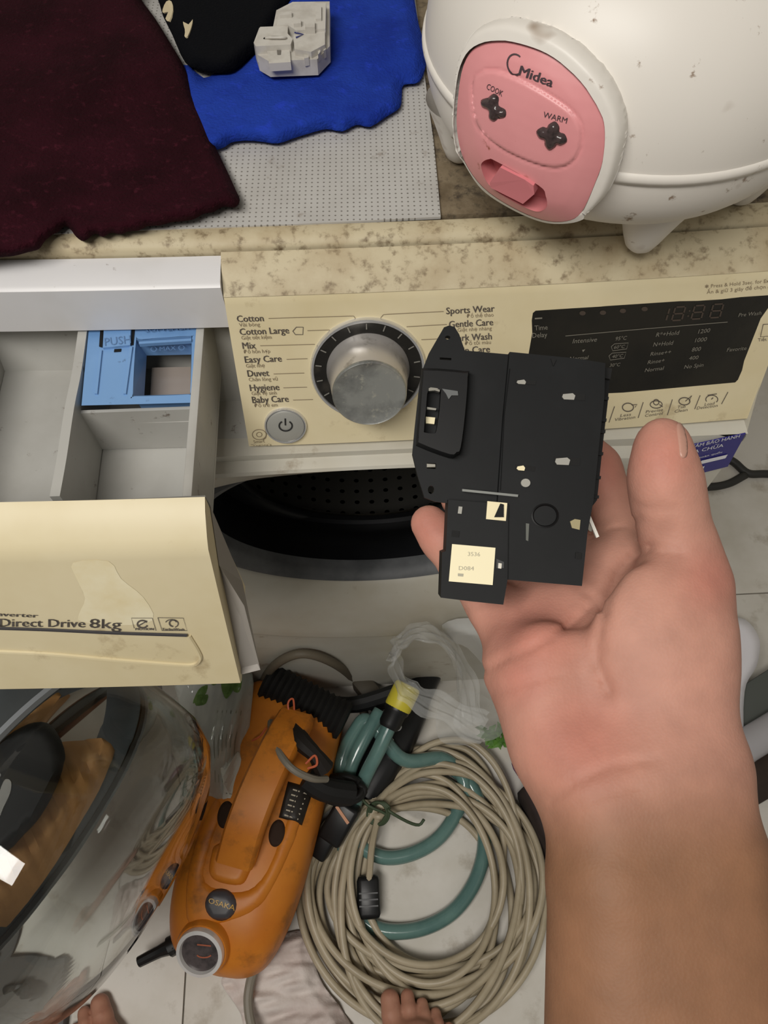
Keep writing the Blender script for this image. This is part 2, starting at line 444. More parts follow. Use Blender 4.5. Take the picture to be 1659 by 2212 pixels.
def mth(op, a, b_=None):
    n = N.new('ShaderNodeMath'); n.operation = op
    for i, q in enumerate((a, b_)):
        if q is None: continue
        if isinstance(q, (int, float)): n.inputs[i].default_value = q
        else: L.new(q, n.inputs[i])
    return n.outputs[0]
zz = mth('SUBTRACT', sp.outputs['Z'], float(OC[1])); ang = mth('ARCTAN2', zz, sp.outputs['X'])
fa = mth('SUBTRACT', mth('FRACT', mth('MULTIPLY', ang, 13.0)), .5); fy = mth('SUBTRACT', mth('FRACT', mth('MULTIPLY', sp.outputs['Y'], 55.0)), .5)
dd = mth('SQRT', mth('ADD', mth('MULTIPLY', fa, fa), mth('MULTIPLY', fy, fy)))
hole = mth('LESS_THAN', dd, .17)
mx = N.new('ShaderNodeMix'); mx.data_type = 'RGBA'; L.new(hole, mx.inputs['Factor'])
mx.inputs['A'].default_value = (*lin((150, 148, 142)), 1); mx.inputs['B'].default_value = (.002, .002, .002, 1)
L.new(mx.outputs['Result'], N['Principled BSDF'].inputs['Base Color'])
b = MB(); b.grid([ellc(.462, .166, .162, .110), ellc(.462, .20, .195, .118), ellc(.462, .23, .22, .125), ellc(.462, .23, .22, .42), ellc(.462, .12, .12, .435)], closed_v=True)
b.obj('drum', drumm, WM, smooth=40)
MB().grid([ellc(.462, .12, .12, .435), ellc(.462, .001, .001, .44)], closed_v=True).obj('drum_back', drumm, WM)
for k in range(3):   # baffles
    t = math.radians(60+120*k); u = np.array([math.cos(t), 0, math.sin(t)]); c0 = np.array([OC[0], 0, .462])+u*np.array([.215, 0, .205])
    MB().tube([c0+np.array([0, .13, 0]), c0+np.array([0, .27, 0]), c0+np.array([0, .41, 0])], .018, 8, 3).obj('drum_baffle', drumm, WM)
# ---- dial
pc = CPS.hit(795, 799); _, nrm, _, _ = CPS.b.ray_cast(Vector(CAM), Vector(ray(795, 799)/np.linalg.norm(ray(795, 799))))
nrm = np.array(nrm); nrm = -nrm if nrm@FV > 0 else nrm
dial = MB().lathe([(.0425, -.001), (.0425, .002), (.0415, .0035), (.040, .0035), (.0395, .002)], pc, nrm, 64).obj('dial_ring', chrome, cp, smooth=50)
dishm = mat('dial_dish', (38, 37, 35), .3, .3, c2=(60, 57, 52), sc2=60, lo=.5, hi=.7)
MB().lathe([(.040, .0025), (.034, .0012), (.027, .0006), (0, .0006)], pc, nrm, 64).obj('dial_dish', dishm, cp, smooth=60)
satin = mat('satin_silver', (196, 192, 188), .3, .55, dirt=(84, 74, 60), dsc=45, dlo=.64, dhi=.82)
MB().lathe([(.0305, .0006), (.0305, .002), (.029, .004), (.0285, .012), (.027, .026), (.0262, .031)], pc, nrm, 64).obj('dial_knob', satin, cp, smooth=50)
capm = mat('scratched_cap', (166, 168, 164), .38, .6, c2=(120, 122, 120), sc2=30, dirt=(200, 198, 184), dsc=220, dlo=.63, dhi=.80)
MB().lathe([(.0264, .0305), (.0264, .0322), (.0255, .0332), (.0245, .0326), (.018, .0322), (0, .032)], pc, nrm, 64).obj('knob_cap', capm, cp, smooth=50)
ticks = MB()
uax = np.cross([0, 0, 1.], nrm); uax /= np.linalg.norm(uax); vax = np.cross(nrm, uax)
for k in range(18):
    t = math.radians(20*k+10); dr = math.cos(t)*uax+math.sin(t)*vax; tg = np.cross(nrm, dr)
    ticks.box(pc+dr*.0365+nrm*.0022, (.0045, .0008, .0004), ax=(dr, tg, nrm))
ticks.obj('dial_ticks', mat('tick_grey', (120, 118, 112), .6), cp, smooth=0)
# ---- power button
pb = CPS.hit(617, 918)
MB().lathe([(.0165, -.001), (.0165, .0015), (.0158, .0028), (.0150, .0028), (.0146, .0012)], pb, nrm, 40).obj('button_ring', chrome, cp)
btn = MB().lathe([(.0146, .0005), (.0144, .0022), (.013, .003), (0, .0032)], pb, nrm, 40).obj('power_button', mat('button_grey', (168, 168, 162), .35, .3), cp)
BS = Surf(bvh_of(btn))
lettering('power_symbol', BS, mat('symbol_dark', (40, 40, 40), .6), cp, strokes=[(circ(617, 919, 14, 11, 22, -55, 235), 3.2), ([(616, 903), (616.5, 918)], 3.2)], off=.0006)
# ---- panel lettering
UPL = (-.17, -1)
rows = [('Cotton', 'Vải bông', 513, 570, 695, 517, 562, 705), ('Cotton Large', 'Giặt tiết kiệm', 519, 625, 723, 522, 587, 733), ('Mix', 'Đồ hỗn hợp', 525, 553, 753, 527, 584, 763),
        ('Easy Care', 'Giặt nhẹ', 530, 609, 783, 532, 572, 793.5), ('Duvet', 'Chăn lông vũ', 536, 582, 813, 538, 600, 823), ('Hygiene', 'Giặt vệ sinh', 541, 604, 844, 544, 598, 853), ('Baby Care', 'Đồ trẻ em', 546, 624, 870, 550, 600, 879)]
T1 = []; T2 = []
for a, c2_, x0, x1, y, xa, xb, yb in rows:
    T1.append((a, (x0, y), (x1, y-(x1-x0)*.035), 15 if 'C' != a else 15, UPL)); T2.append((c2_, (xa, yb), (xb, yb-(xb-xa)*.03), 8.5, UPL))
for a, c2_, x0, x1, y, xa, xb, yb in [('Sports Wear', 'Đồ thể thao', 964, 1068, 678, 1008, 1066, 686), ('Gentle Care', 'Giặt nhẹ nhàng', 970, 1065, 707, 988, 1062, 716), ('Dark Wash', 'Đồ tối màu', 976, 1062, 737, 1004, 1060, 745), ('Skin Care', 'Da nhạy cảm', 982, 1058, 764, 990, 1056, 774)]:
    T1.append((a, (x0, y), (x1, y-(x1-x0)*.055), 15, (-.03, -1))); T2.append((c2_, (xa, yb), (xb, yb-(xb-xa)*.055), 8.5, (-.03, -1)))
lettering('programme_lettering', CPS, printm, cp, T1[7:], label='dark grey programme names right of the dial', bold=.5)
lettering('programme_lettering', CPS, printm, cp, T1[:7], [([(633, 714), (640, 706), (655, 706), (654, 722), (638, 722), (632, 714)], 1.6)], label='dark grey programme names left of the dial', bold=.5)
S2 = [([(580, 687), (755, 682), (764, 682), (768, 688)], 1.3), ([(664, 713.5), (712, 712)], 1.3), ([(562, 746), (680, 743)], 1.3), ([(619, 775.5), (664, 774)], 1.3), ([(591, 807), (657, 805)], 1.3), ([(612, 837), (663, 835.5)], 1.3), ([(633, 863.5), (676, 862)], 1.3),
      ([(822, 686), (828, 679), (838, 678), (958, 672)], 1.3), ([(878, 705), (965, 700)], 1.3), ([(910, 733), (970, 730)], 1.3)]
S2 += [(circ(560, 938, 15, 11, 20), 1.5), (circ(560, 938, 6, 5, 12), 1.3), ([(577, 930), (574, 945), (568, 950)], 1.5)]
T2 += [('Smart', (548, 957), (572, 955), 7, UPL), ('Diagnosis', (543, 966), (587, 963), 7, UPL)]
lettering('small_lettering', CPS, print2, cp, T2[:7], S2[:7], label='fine brown lettering left of the dial')
lettering('small_lettering', CPS, print2, cp, T2[7:11], S2[7:10], label='fine brown lettering right of the dial')
lettering('diagnosis_mark', CPS, print2, cp, T2[11:], S2[10:], label='fine brown diagnosis mark')
# ---- display window
disp = [(1151, 676), (1157, 671), (1400, 655), (1668, 637), (1672, 641), (1594, 820), (1588, 826), (1400, 843), (1130, 868), (1122, 862)]
V, Fc = patch(disp, CPS, lambda d_, p: .0008 if d_ > .5 else .0001, step=40, smoothn=0)
dw = obj('display_window', V, Fc, mat('smoked_display', (30, 29, 26), .18, c2=(38, 36, 31), sc2=12), cp, smooth=30)
dw.name = 'display_window'; DWS = Surf(bvh_of(dw, cp))
ghost = mat('dim_print', (120, 116, 106), .6); ghost2 = mat('dim_segments', (66, 56, 48), .6)
UD = (.32, -1)
DT = [('Time', (1155, 713), (1183, 711), 11), ('Delay', (1150, 729), (1182, 727), 11), ('Intensive', (1236, 741), (1288, 737), 11, UD), ('Normal', (1229, 778), (1269, 775), 9, UD),
      ('95°C', (1328, 735), (1352, 733), 9, UD), ('30°C', (1316, 792), (1338, 790), 8, UD), ('R*+Hold', (1416, 727), (1465, 722), 10, UD), ('N+Hold', (1410, 748), (1452, 744), 10, UD), ('Rinse++', (1404, 768), (1448, 763), 9, UD),
      ('Rinse+', (1398, 786), (1434, 781), 9, UD), ('Normal', (1392, 803), (1432, 798), 9, UD), ('1200', (1507, 720), (1532, 717), 10, UD), ('1000', (1500, 739), (1525, 736), 10, UD), ('800', (1493, 759), (1512, 757), 10, UD),
      ('400', (1487, 777), (1507, 775), 9, UD), ('No Spin', (1477, 796), (1518, 791), 9, UD), ('Pre Wash', (1594, 684), (1643, 679), 9, UD), ('Favorite', (1569, 759), (1611, 755), 9, UD), ('60°C', (1325, 753), (1348, 751), 8, UD), ('40°C', (1321, 773), (1344, 771), 8, UD)]
lettering('display_lettering', DWS, ghost, cp, DT, [([(1221, 725), (1400, 709), (1571, 695)], 1.4), ([(1320, 748), (1327, 742), (1357, 740), (1353, 753), (1323, 757), (1320, 748)], 1.2), ([(1315, 768), (1322, 762), (1352, 760), (1348, 773), (1318, 777), (1315, 768)], 1.2)],
          [[(1257, 755), (1264, 754), (1259, 760)], [(1155, 686), (1171, 685), (1171, 688), (1155, 689)]], label='pale grey display legends')
def seg7(x, y, w_, h_, segs='abcdefg'):
    sl = lambda u, v: (x+u*w_+(1-v)*h_*.30, y+v*h_-u*w_*.06)
    D_ = dict(a=((.1, 0), (.9, 0)), b=((1, .05), (1, .45)), c=((1, .55), (1, .95)), d=((.1, 1), (.9, 1)), e=((0, .55), (0, .95)), f=((0, .05), (0, .45)), g=((.1, .5), (.9, .5)))
    return [([sl(*D_[k][0]), sl(*D_[k][1])], 3.4) for k in segs]
SG = seg7(1432, 665, 6, 28, 'bc')+seg7(1450, 663, 22, 29)+seg7(1492, 660, 22, 29)+seg7(1532, 657, 22, 29)
lettering('unlit_digits', DWS, ghost2, cp, [], SG, [circ(1489, 671, 2, 2, 8)[:-1], circ(1486, 682, 2, 2, 8)[:-1]]+[circ(x, y, 7, 5, 10)[:-1] for x, y in ((1258, 676), (1302, 675), (1345, 671), (1392, 667))])
IC = [([(1327, 877), (1315, 912)], 1.6), ([(1389, 868), (1378, 902)], 1.6), ([(1452, 862), (1441, 896)], 1.6), ([(1512, 853), (1500, 883)], 1.6), ([(1572, 846), (1558, 872)], 1.6),
      (circ(1356, 879, 12, 9, 18), 2.2), ([(1364, 874), (1376, 873), (1371, 879)], 1.8), (circ(1417, 873, 13, 8, 18), 2), (circ(1417, 868, 6, 6, 14), 2), ([(1424, 873), (1431, 878)], 2), (circ(1478, 866, 12, 8, 18), 2.2), ([(1480, 866), (1494, 854), (1488, 866)], 1.8),
      (circ(1537, 862, 13, 9, 16, 150, 400), 2), ([(1528, 853), (1548, 850)], 1.8), ([(1536, 862), (1540, 858)], 2)]
IT = [('Less', (1339, 900), (1362, 897), 7, UD), ('Vibration', (1326, 909), (1371, 903), 7, UD), ('Precise', (1394, 892), (1431, 887), 7, UD), ('Control', (1392, 900), (1430, 895), 7, UD), ('Tub', (1462, 882), (1480, 880), 7, UD), ('Clean', (1456, 891), (1484, 887), 7, UD), ('Load', (1521, 876), (1542, 873), 7, UD), ('Detection', (1504, 884), (1549, 878), 7, UD),
      ('✱ Press & Hold 3sec. for Extra Function', (1522, 622), (1720, 604), 8, (.05, -1)), ('Ấn & giữ 3 giây để chọn chức năng', (1526, 634), (1712, 617), 8, (.05, -1)), ('Tiết kiệm', (1637, 737), (1680, 733), 7)]
lettering('feature_lettering', CPS, printm, cp, IT[:8], IC, label='brown feature icons under the display')
lettering('note_lettering', CPS, print2, cp, IT[8:10], label='fine brown note above the display')
lettering('side_lettering', CPS, printm, cp, IT[10:], [([(1648, 700), (1666, 699), (1664, 725), (1642, 727), (1648, 700)], 1.6)])
# ---- sticker on the cabinet front right
cab = [o for o in bpy.data.objects if o.name == 'cabinet'][0]
CABS = Surf(bvh_of(cab)); SY = Surf(y=FY-.0012)
st = [(1478, 966), (1611, 937), (1572, 1008), (1484, 1030), (1440, 1030), (1440, 974)]
b = MB(); b.prism([SY.hit(*p, .0004) for p in st], (0, .0012, 0)); stk = b.obj('warranty_sticker', mat('blue_sticker', (44, 40, 120), .35), WM, smooth=0)
lettering('sticker_print', SY, mat('white_print', (225, 225, 230), .5), WM, [('TRUNG TÂM BẢO HÀNH', (1440, 981), (1597, 945), 8, (.35, -1)), ('VÀ SỬA CHỮA', (1452, 990), (1562, 965), 8, (.35, -1)), ('Hotline toàn quốc', (1470, 1000), (1560, 978), 4, (.35, -1))], [],
          [[(1516, 995), (1572, 982), (1567, 990), (1508, 1004)], [(1494, 1014), (1522, 1007), (1519, 1014), (1498, 1020)]], off=.0012)
# ---- detergent drawer slot (fixed) and drawer
XS0 = -.300
b = MB()   # fascia above the slot
b.grid([[(x, y+bow(x), z) for y, z in ((.026, .8425), (.004, .8405), (.001, .838), (.0005, .800), (.003, .7985), (.03, .7985))] for x in np.linspace(XS0, XL-.0005, 10)])
b.add([(XL-.0005, y+bow(XL), z) for y, z in ((.026, .8425), (.004, .8405), (.001, .838), (.0005, .80), (.026, .80))], [[0, 1, 2, 3, 4]])
b.obj('slot_fascia', whitep, WM, smooth=40)
b = MB()   # recessed housing behind the drawer, its lower ledge
b.grid([[(x, y+bow(x), z) for y, z in ((.040, .80), (.03, .78), (.004, .7075), (-.030, .706), (-.040, .700))] for x in np.linspace(XS0, XL-.0005, 10)])
b.obj('slot_housing', greyp, WM, smooth=40)
DWR = MB(); S_ = .190
x0, x1, yb_, yf_, zt, zf = -.297, -.1215, .17, -.158, .797, .738
dwr = None
b = MB()
for (xa, xb, ya, yb2) in ((x0, x0+.005, yf_, yb_), (x1-.006, x1, yf_, yb_), (x0, x1, yf_, yf_+.004), (x0, x1, yb_-.004, yb_)):
    b.box(((xa+xb)/2, (ya+yb2)/2, (zt+zf)/2), (xb-xa, yb2-ya, zt-zf), bev=.0008)
b.box(((x0+x1)/2, (yf_+yb_)/2, zf-.002), (x1-x0, yb_-yf_, .004))
dwr = b.obj('detergent_drawer', greyp, WM, smooth=40)
# curved divider wall
dv = [onz(188, 640, zt), onz(180, 700, zt), onz(166, 800, zt), onz(150, 880, zt), onz(133, 990, zt), onz(118, 1072, zt)]
dv = catmull(dv, 4); b = MB()
for s_ in (0,):
    w2 = np.array([.0032, 0, 0]); top = dv; n = len(dv)
    G = [top-w2, top+w2]
    V = np.vstack([top-w2, top+w2, top+w2-[0, 0, .057], top-w2-[0, 0, .057]]); Fc = []
    for i in range(n-1):
        for k in range(4): a = k*n+i; c_ = ((k+1) % 4)*n+i; Fc.append([a, a+1, c_+1, c_])
    Fc += [[0, n, 2*n, 3*n], [4*n-1, 3*n-1, 2*n-1, n-1]]
    b.add(V, Fc)
b.obj('divider', greyp, dwr, smooth=30)
# step walls in the softener side
def zq(px, py, z): return onz(px, py, z)
def wall_px(pa, pb_, z, h, th=.0025):
    A, B = zq(*pa, z), zq(*pb_, z); dv_ = np.array([0, th, 0])
    return MB().prism([A, B, B+dv_, A+dv_], (0, 0, -h))
wall_px((168, 893), (412, 884), .786, .046).obj('cross_wall', greyp, dwr, smooth=0)
wall_px((160, 917), (412, 911), .772, .033).obj('cross_wall', greyp, dwr, smooth=0)
# blue softener cover
blue = mat('blue_plastic', (118, 158, 205), .35, c2=(104, 144, 192), sc2=14, dirt=(40, 40, 52), dsc=70, dlo=.70, dhi=.78)
ZB = .7955; ZS = Surf(z=ZB)
holeo = [(294, 735), (306, 733), (410, 726), (414, 736), (411, 846), (406, 852), (292, 856), (287, 850)]
out_ = [(196, 640), (432, 630), (427, 685), (420, 780), (413, 870), (300, 873), (176, 876), (184, 790), (191, 720)]
V, Fc = patch(out_, ZS, lambda d_, p: 0.0, step=26, holes=[holeo], skirt=-.012, smoothn=0)
blu = obj('softener_cover', V, Fc, blue, dwr, smooth=25)
b = MB()   # walls of the open well and its sloped lip
top = [zq(*p, ZB) for p in ((290, 732), (414, 726), (411, 851), (287, 855))]; low = [np.array(t)*1.0 for t in top]
low = [zq(317, 768, ZB-.018), zq(413, 766, ZB-.018), zq(410, 845, ZB-.018), zq(314, 850, ZB-.018)]
low[2] = np.array([top[2][0], top[2][1], ZB-.018]); low[3] = np.array([low[3][0], top[3][1], ZB-.018])
b.add(top+low, [[0, 1, 5, 4], [1, 2, 6, 5], [2, 3, 7, 6], [3, 0, 4, 7]]); b.obj('softener_well', blue, blu, smooth=0)
b = MB(); b.prism([low[0], low[1], low[2], low[3]], (0, 0, -.001)); b.v = [tuple(np.array(v)-[0, 0, .014]) for v in b.v]
b.obj('well_floor', mat('brown_liquid', (150, 140, 132), .2), blu, smooth=0)
# raised push tab and recessed panel, slits
for nm, P_, h in (('push_tab', [(228, 640), (286, 636), (281, 745), (222, 751)], .0022), ('side_rib', [(214, 756), (220, 756), (210, 850), (204, 850)], .0015), ('side_rib', [(280, 748), (286, 748), (272, 850), (266, 850)], .0015), ('cross_rib', [(300, 738), (413, 731), (413, 736), (300, 743)], .002)):
    MB().prism([zq(*p, ZB+h) for p in P_], (0, 0, -h-.001)).obj(nm, blue, blu, smooth=0)
MB().prism([zq(*p, ZB+.0006) for p in ((218, 688), (225, 688), (221, 750), (214, 748))], (0, 0, -.001)).obj('slit', dark, blu, smooth=0)
MB().prism([zq(*p, ZB+.0006) for p in ((287, 688), (293, 688), (288, 745), (283, 745))], (0, 0, -.001)).obj('slit', dark, blu, smooth=0)
MB().prism([zq(*p, ZB+.0006) for p in ((247, 754), (262, 753), (261, 759), (246, 760))], (0, 0, -.001)).obj('slit', dark, blu, smooth=0)
emb = mat('embossed_blue', (88, 120, 162), .5)
lettering('embossed_lettering', Surf(z=ZB+.0024), emb, blu, [('PUSH', (227, 747), (283, 741), 18), ('SOFTENER', (312, 717), (408, 711), 10)], [(circ(255, 697, 17, 12, 18, 0, 180), 3), ([(342, 690), (346, 700), (376, 698), (384, 687)], 2)], off=.0002)
lettering('max_lettering', Surf(z=ZB-.009), emb, blu, [('MAX', (345, 758), (380, 756), 10)], [(circ(332, 754, 6, 5, 14), 2), (circ(392, 751, 6, 5, 14), 2)], off=.0035)
# drawer front (same profile as the panel, pulled out)
dfr = panel_mesh(-.301, XL, dy=-S_, n=12).obj('drawer_front', cream, dwr, smooth=40)
b = MB()   # back of the front and its side return
b.add([(-.301, -S_+.028, .845), (XL, -S_+.028, .845), (XL, -S_+.028, .706), (-.301, -S_+.028, .706)], [[0, 1, 2, 3]])
b.obj('front_backing', greyp, dwr, smooth=0)
b = MB(); q = [ (XL+.0005, -S_+.028, .833), (XL+.0005, -S_+.005, .800), (XL+.012, -S_-.012, .775), (XL+.0135, -S_-.034, .712), (XL+.0005, -S_-.036, .710), (XL+.0005, -S_+.028, .72)]
b.prism(q, (-.002, .004, 0)); b.obj('front_side_flange', mat('flange_grey', (150, 145, 139), .5), dwr, smooth=0)
DFS = Surf(bvh_of(dfr))
hl = [(-60, 1211), (120, 1206), (158, 1222), (166, 1262), (183, 1292), (172, 1330), (170, 1368), (-60, 1345)]
V, Fc = patch([(-70, 1208), (100, 1206), (150, 1214), (163, 1245), (184, 1292), (171, 1325), (176, 1352), (-70, 1338)], DFS, lambda d_, p: .0004+min(d_, 4)*.0001, step=30, smoothn=0)
# cleaned streaks on the drawer (pale wiped area)
V, Fc = patch([(158, 1215), (235, 1212), (262, 1250), (310, 1290), (330, 1340), (250, 1350), (176, 1342), (171, 1325), (184, 1292), (166, 1250)], DFS, lambda d_, p: .0002, step=24, smoothn=3)
obj('wiped_patch', V, Fc, mat('cleaner_plastic', (230, 221, 190), .4, c2=(222, 208, 168), sc2=30, lo=.45, hi=.7), dfr, smooth=60)
DP = mat('logo_print', (92, 86, 80), .5)
lettering('drawer_lettering', DFS, DP, dfr, bold=.7, texts=[('Inverter', (-14, 1329), (82, 1333), 9), ('Direct Drive', (0, 1352), (184, 1354), 18), ('8kg', (194, 1355), (262, 1357), 21), ('MOTION', (293, 1360), (332, 1360), 5), ('TurboWash', (350, 1360), (398, 1361), 5)],
          strokes=[([(290, 1356), (284, 1334), (329, 1334), (337, 1361)], 1.2), ([(341, 1333), (396, 1334), (404, 1361), (350, 1361), (341, 1333)], 1.2), (circ(308, 1347, 11, 8, 16, 20, 330), 3.5), ([(300, 1350), (318, 1340)], 2.4), (circ(374, 1345, 8, 7, 12, 90, 340), 3), (circ(371, 1346, 14, 9, 16, 200, 420), 2)], label='grey model lettering and icons')
b = MB()
lo_ = [DFS.hit(x, y, .0012) for x, y in ((-60, 1352), (100, 1357), (250, 1364), (405, 1369))]
b.tube(lo_, .0011, 6, 4); b.obj('chrome_line', mat('line_metal', (110, 108, 112), .25, .8), dfr)
gr = [DFS.hit(x, y, .0004) for x, y in ((-60, 1404), (100, 1411), (250, 1424), (380, 1434), (420, 1434), (433, 1422), (428, 1405), (408, 1372))]
MB().tube(gr, .0014, 6, 5).obj('handle_lip', cream, dfr)

# ---- open glass door
th = math.radians(120); du = np.array([math.cos(th), -math.sin(th), 0]); dn = np.array([math.sin(th), math.cos(th), 0])
DC = np.array([-.340, -.283, .43]); DR = .182
dgrey = mat('door_grey', (74, 78, 80), .35, c2=(62, 66, 68), sc2=10)
door = MB().lathe([(DR-.012, -.004), (DR-.010, .001), (DR+.004, .001), (DR+.008, -.004), (DR+.018, -.016), (DR+.020, -.034), (DR+.012, -.048), (DR-.02, -.052), (DR-.022, -.02), (DR-.012, -.004)], DC, dn, 96).obj('door', dgrey, WM, smooth=45)
MB().lathe([(DR-.004, .0005), (DR-.003, .004), (DR+.0035, .0035), (DR+.005, .0)], DC, dn, 96).obj('door_rim', mat('rim_grey', (138, 142, 146), .3), door, smooth=60)
glass = mat('door_glass', (235, 238, 236), .02, trans=1, ior=1.48)
gp = [(DR-.012, -.002), (DR-.016, .02), (DR-.020, .05), (DR-.026, .078), (DR-.040, .100), (DR-.065, .115), (DR-.10, .121), (0.0005, .123)]
gi = [(r-.006 if r > .01 else r, h-.004 if h < .09 else h-.007) for r, h in gp][::-1]
gb = MB().lathe(gp+gi+[gp[0]], DC, dn, 96).obj('glass_bowl', glass, door, smooth=80)
bm = bmesh.new(); bm.from_mesh(gb.data); bmesh.ops.remove_doubles(bm, verts=bm.verts, dist=1e-5); bmesh.ops.recalc_face_normals(bm, faces=bm.faces); bm.to_mesh(gb.data); bm.free()
for p in gb.data.polygons: p.use_smooth = True
hb = DC-du*(-1)*(0)+np.array([0, 0, 0])
hg = DC-du*(DR+.02)
MB().box(hg+np.array([0.0, .012, -.02])-dn*.03, (.04, .03, .12), bev=.006).obj('hinge', dgrey, door, smooth=40)
MB().box(DC+du*(DR+.004)+dn*.008, (.012, .02, .05), ax=(du, dn, (0, 0, 1)), bev=.003).obj('latch_hook', chrome, door, smooth=40)
# ================================================================== on the machine top
TOPZ = .8525
# white dotted mat
mw = mat('mat_white', (184, 182, 178), .6, c2=(172, 169, 164), sc2=9, dirt=(120, 104, 88), dsc=38, dlo=.68, dhi=.8)
nt = mw.node_tree; N = nt.nodes; L = nt.links
tc = N.new('ShaderNodeTexCoord'); mp = N.new('ShaderNodeMapping'); mp.inputs['Scale'].default_value = (1/.0042,)*3; mp.inputs['Rotation'].default_value = (0, 0, .03)
L.new(tc.outputs['Object'], mp.inputs[0]); fr = N.new('ShaderNodeVectorMath'); fr.operation = 'FRACTION'; L.new(mp.outputs[0], fr.inputs[0])
sb = N.new('ShaderNodeVectorMath'); sb.operation = 'SUBTRACT'; sb.inputs[1].default_value = (.5, .5, 0); L.new(fr.outputs[0], sb.inputs[0])
ml = N.new('ShaderNodeVectorMath'); ml.operation = 'MULTIPLY'; ml.inputs[1].default_value = (1, 1, 0); L.new(sb.outputs[0], ml.inputs[0])
ln = N.new('ShaderNodeVectorMath'); ln.operation = 'LENGTH'; L.new(ml.outputs[0], ln.inputs[0])
lt = N.new('ShaderNodeMath'); lt.operation = 'LESS_THAN'; lt.inputs[1].default_value = .16; L.new(ln.outputs['Value'], lt.inputs[0])
mx = N.new('ShaderNodeMix'); mx.data_type = 'RGBA'; L.new(lt.outputs[0], mx.inputs['Factor'])
old = N['Principled BSDF'].inputs['Base Color'].links[0].from_socket; L.new(old, mx.inputs['A']); mx.inputs['B'].default_value = (*lin((118, 114, 108)), 1)
L.new(mx.outputs['Result'], N['Principled BSDF'].inputs['Base Color'])
b = MB(); mo = [(-420, 528), (300, 497), (640, 484), (952, 468), (946, 400), (936, 300), (922, 200), (905, 60), (890, -60), (-420, -60)]
b.prism([onz(*p, TOPZ) for p in mo], (0, 0, -.002)); b.obj('mat', mw, smooth=0, label='white plastic mat with tiny dots under the blue and maroon cloths', cat='mat')

ZT = Surf(z=TOPZ+.0005)
# blue cloth
bluec = mat('blue_fleece', (34, 62, 160), .95, c2=(28, 52, 146), sc2=25, bump=.6, bsc=500, spec=.1, dirt=(40, 66, 190), dsc=90, dlo=.6, dhi=.8)
bo = [(395, 140), (440, 168), (475, 152), (505, 150), (540, 115), (575, 60), (600, 5), (640, -80), (890, -80), (893, -20), (905, 55), (922, 110), (918, 150), (905, 178), (872, 184), (868, 205), (864, 232), (835, 252), (800, 274), (770, 270), (740, 284), (705, 279), (670, 288), (640, 297), (600, 310), (565, 306), (530, 304), (500, 308), (478, 321), (440, 320), (400, 250)]
V, Fc = patch(bo, ZT, lambda d_, p: .004+.007*min(1, d_/22)+.005*wob(p, 60)*min(1, d_/30)+.004*wob(p, 24)*min(1, d_/20), step=9, skirt=0, smoothn=3)
obj('cloth', V, Fc, bluec, smooth=180, label='bright blue fleece cloth under the grey plastic lock', cat='cloth')
# black cloth with torn cream marks
blackc = mat('black_cloth', (9, 10, 14), .95, bump=.5, bsc=500, spec=.1)
ko = [(345, 10), (350, -80), (655, -80), (625, 5), (598, 50), (570, 100), (545, 118), (505, 152), (470, 158), (430, 150), (400, 135), (372, 75)]
V, Fc = patch(ko, Surf(z=TOPZ+.006), lambda d_, p: .005+.008*min(1, d_/25)+.005*wob(p, 45)*min(1, d_/25), step=10, skirt=-.006, smoothn=3)
kc = obj('cloth', V, Fc, blackc, smooth=180, label='black cloth with two cream marks behind the maroon cloth', cat='cloth')
KS = Surf(bvh_of(kc)); crm = mat('cream_mark', (196, 182, 150), .8)
for poly in ([(362, 5), (372, 6), (375, 25), (368, 48), (360, 42), (366, 28), (355, 30), (354, 22)], [(396, 50), (408, 56), (417, 45), (414, 62), (406, 82), (401, 80), (400, 66)]):
    V, Fc = patch(poly, KS, lambda d_, p: .0012, step=6, skirt=.0, smoothn=2); obj('cream_mark', V, Fc, crm, kc, smooth=0)
# maroon cloth
mar = mat('maroon_fleece', (44, 10, 20), .95, c2=(33, 6, 13), sc2=18, bump=.9, bsc=420, spec=.12, dirt=(66, 22, 34), dsc=160, dlo=.62, dhi=.8)
mo = [(-380, -90), (270, -90), (300, -10), (335, 40), (372, 100), (398, 145), (420, 205), (440, 255), (462, 310), (490, 368), (508, 408), (518, 432), (508, 448), (482, 447), (462, 458), (440, 462), (420, 473), (396, 478), (372, 480), (345, 487), (318, 489), (300, 498), (278, 500), (262, 506), (240, 503), (222, 512), (205, 505), (182, 521), (165, 512), (152, 495), (140, 489), (128, 500), (112, 508), (96, 522), (84, 538), (60, 545), (30, 553), (0, 556), (-100, 566), (-380, 575)]
V, Fc = patch(mo, Surf(z=TOPZ+.004), lambda d_, p: .004+.010*min(1, d_/16)+.006*wob(p, 130)*min(1, d_/40)+.002*wob(p, 30), step=11, skirt=-.003, smoothn=3)
obj('cloth', V, Fc, mar, smooth=180, label='dark maroon fleece cloth with a ragged edge, largest cloth', cat='cloth')
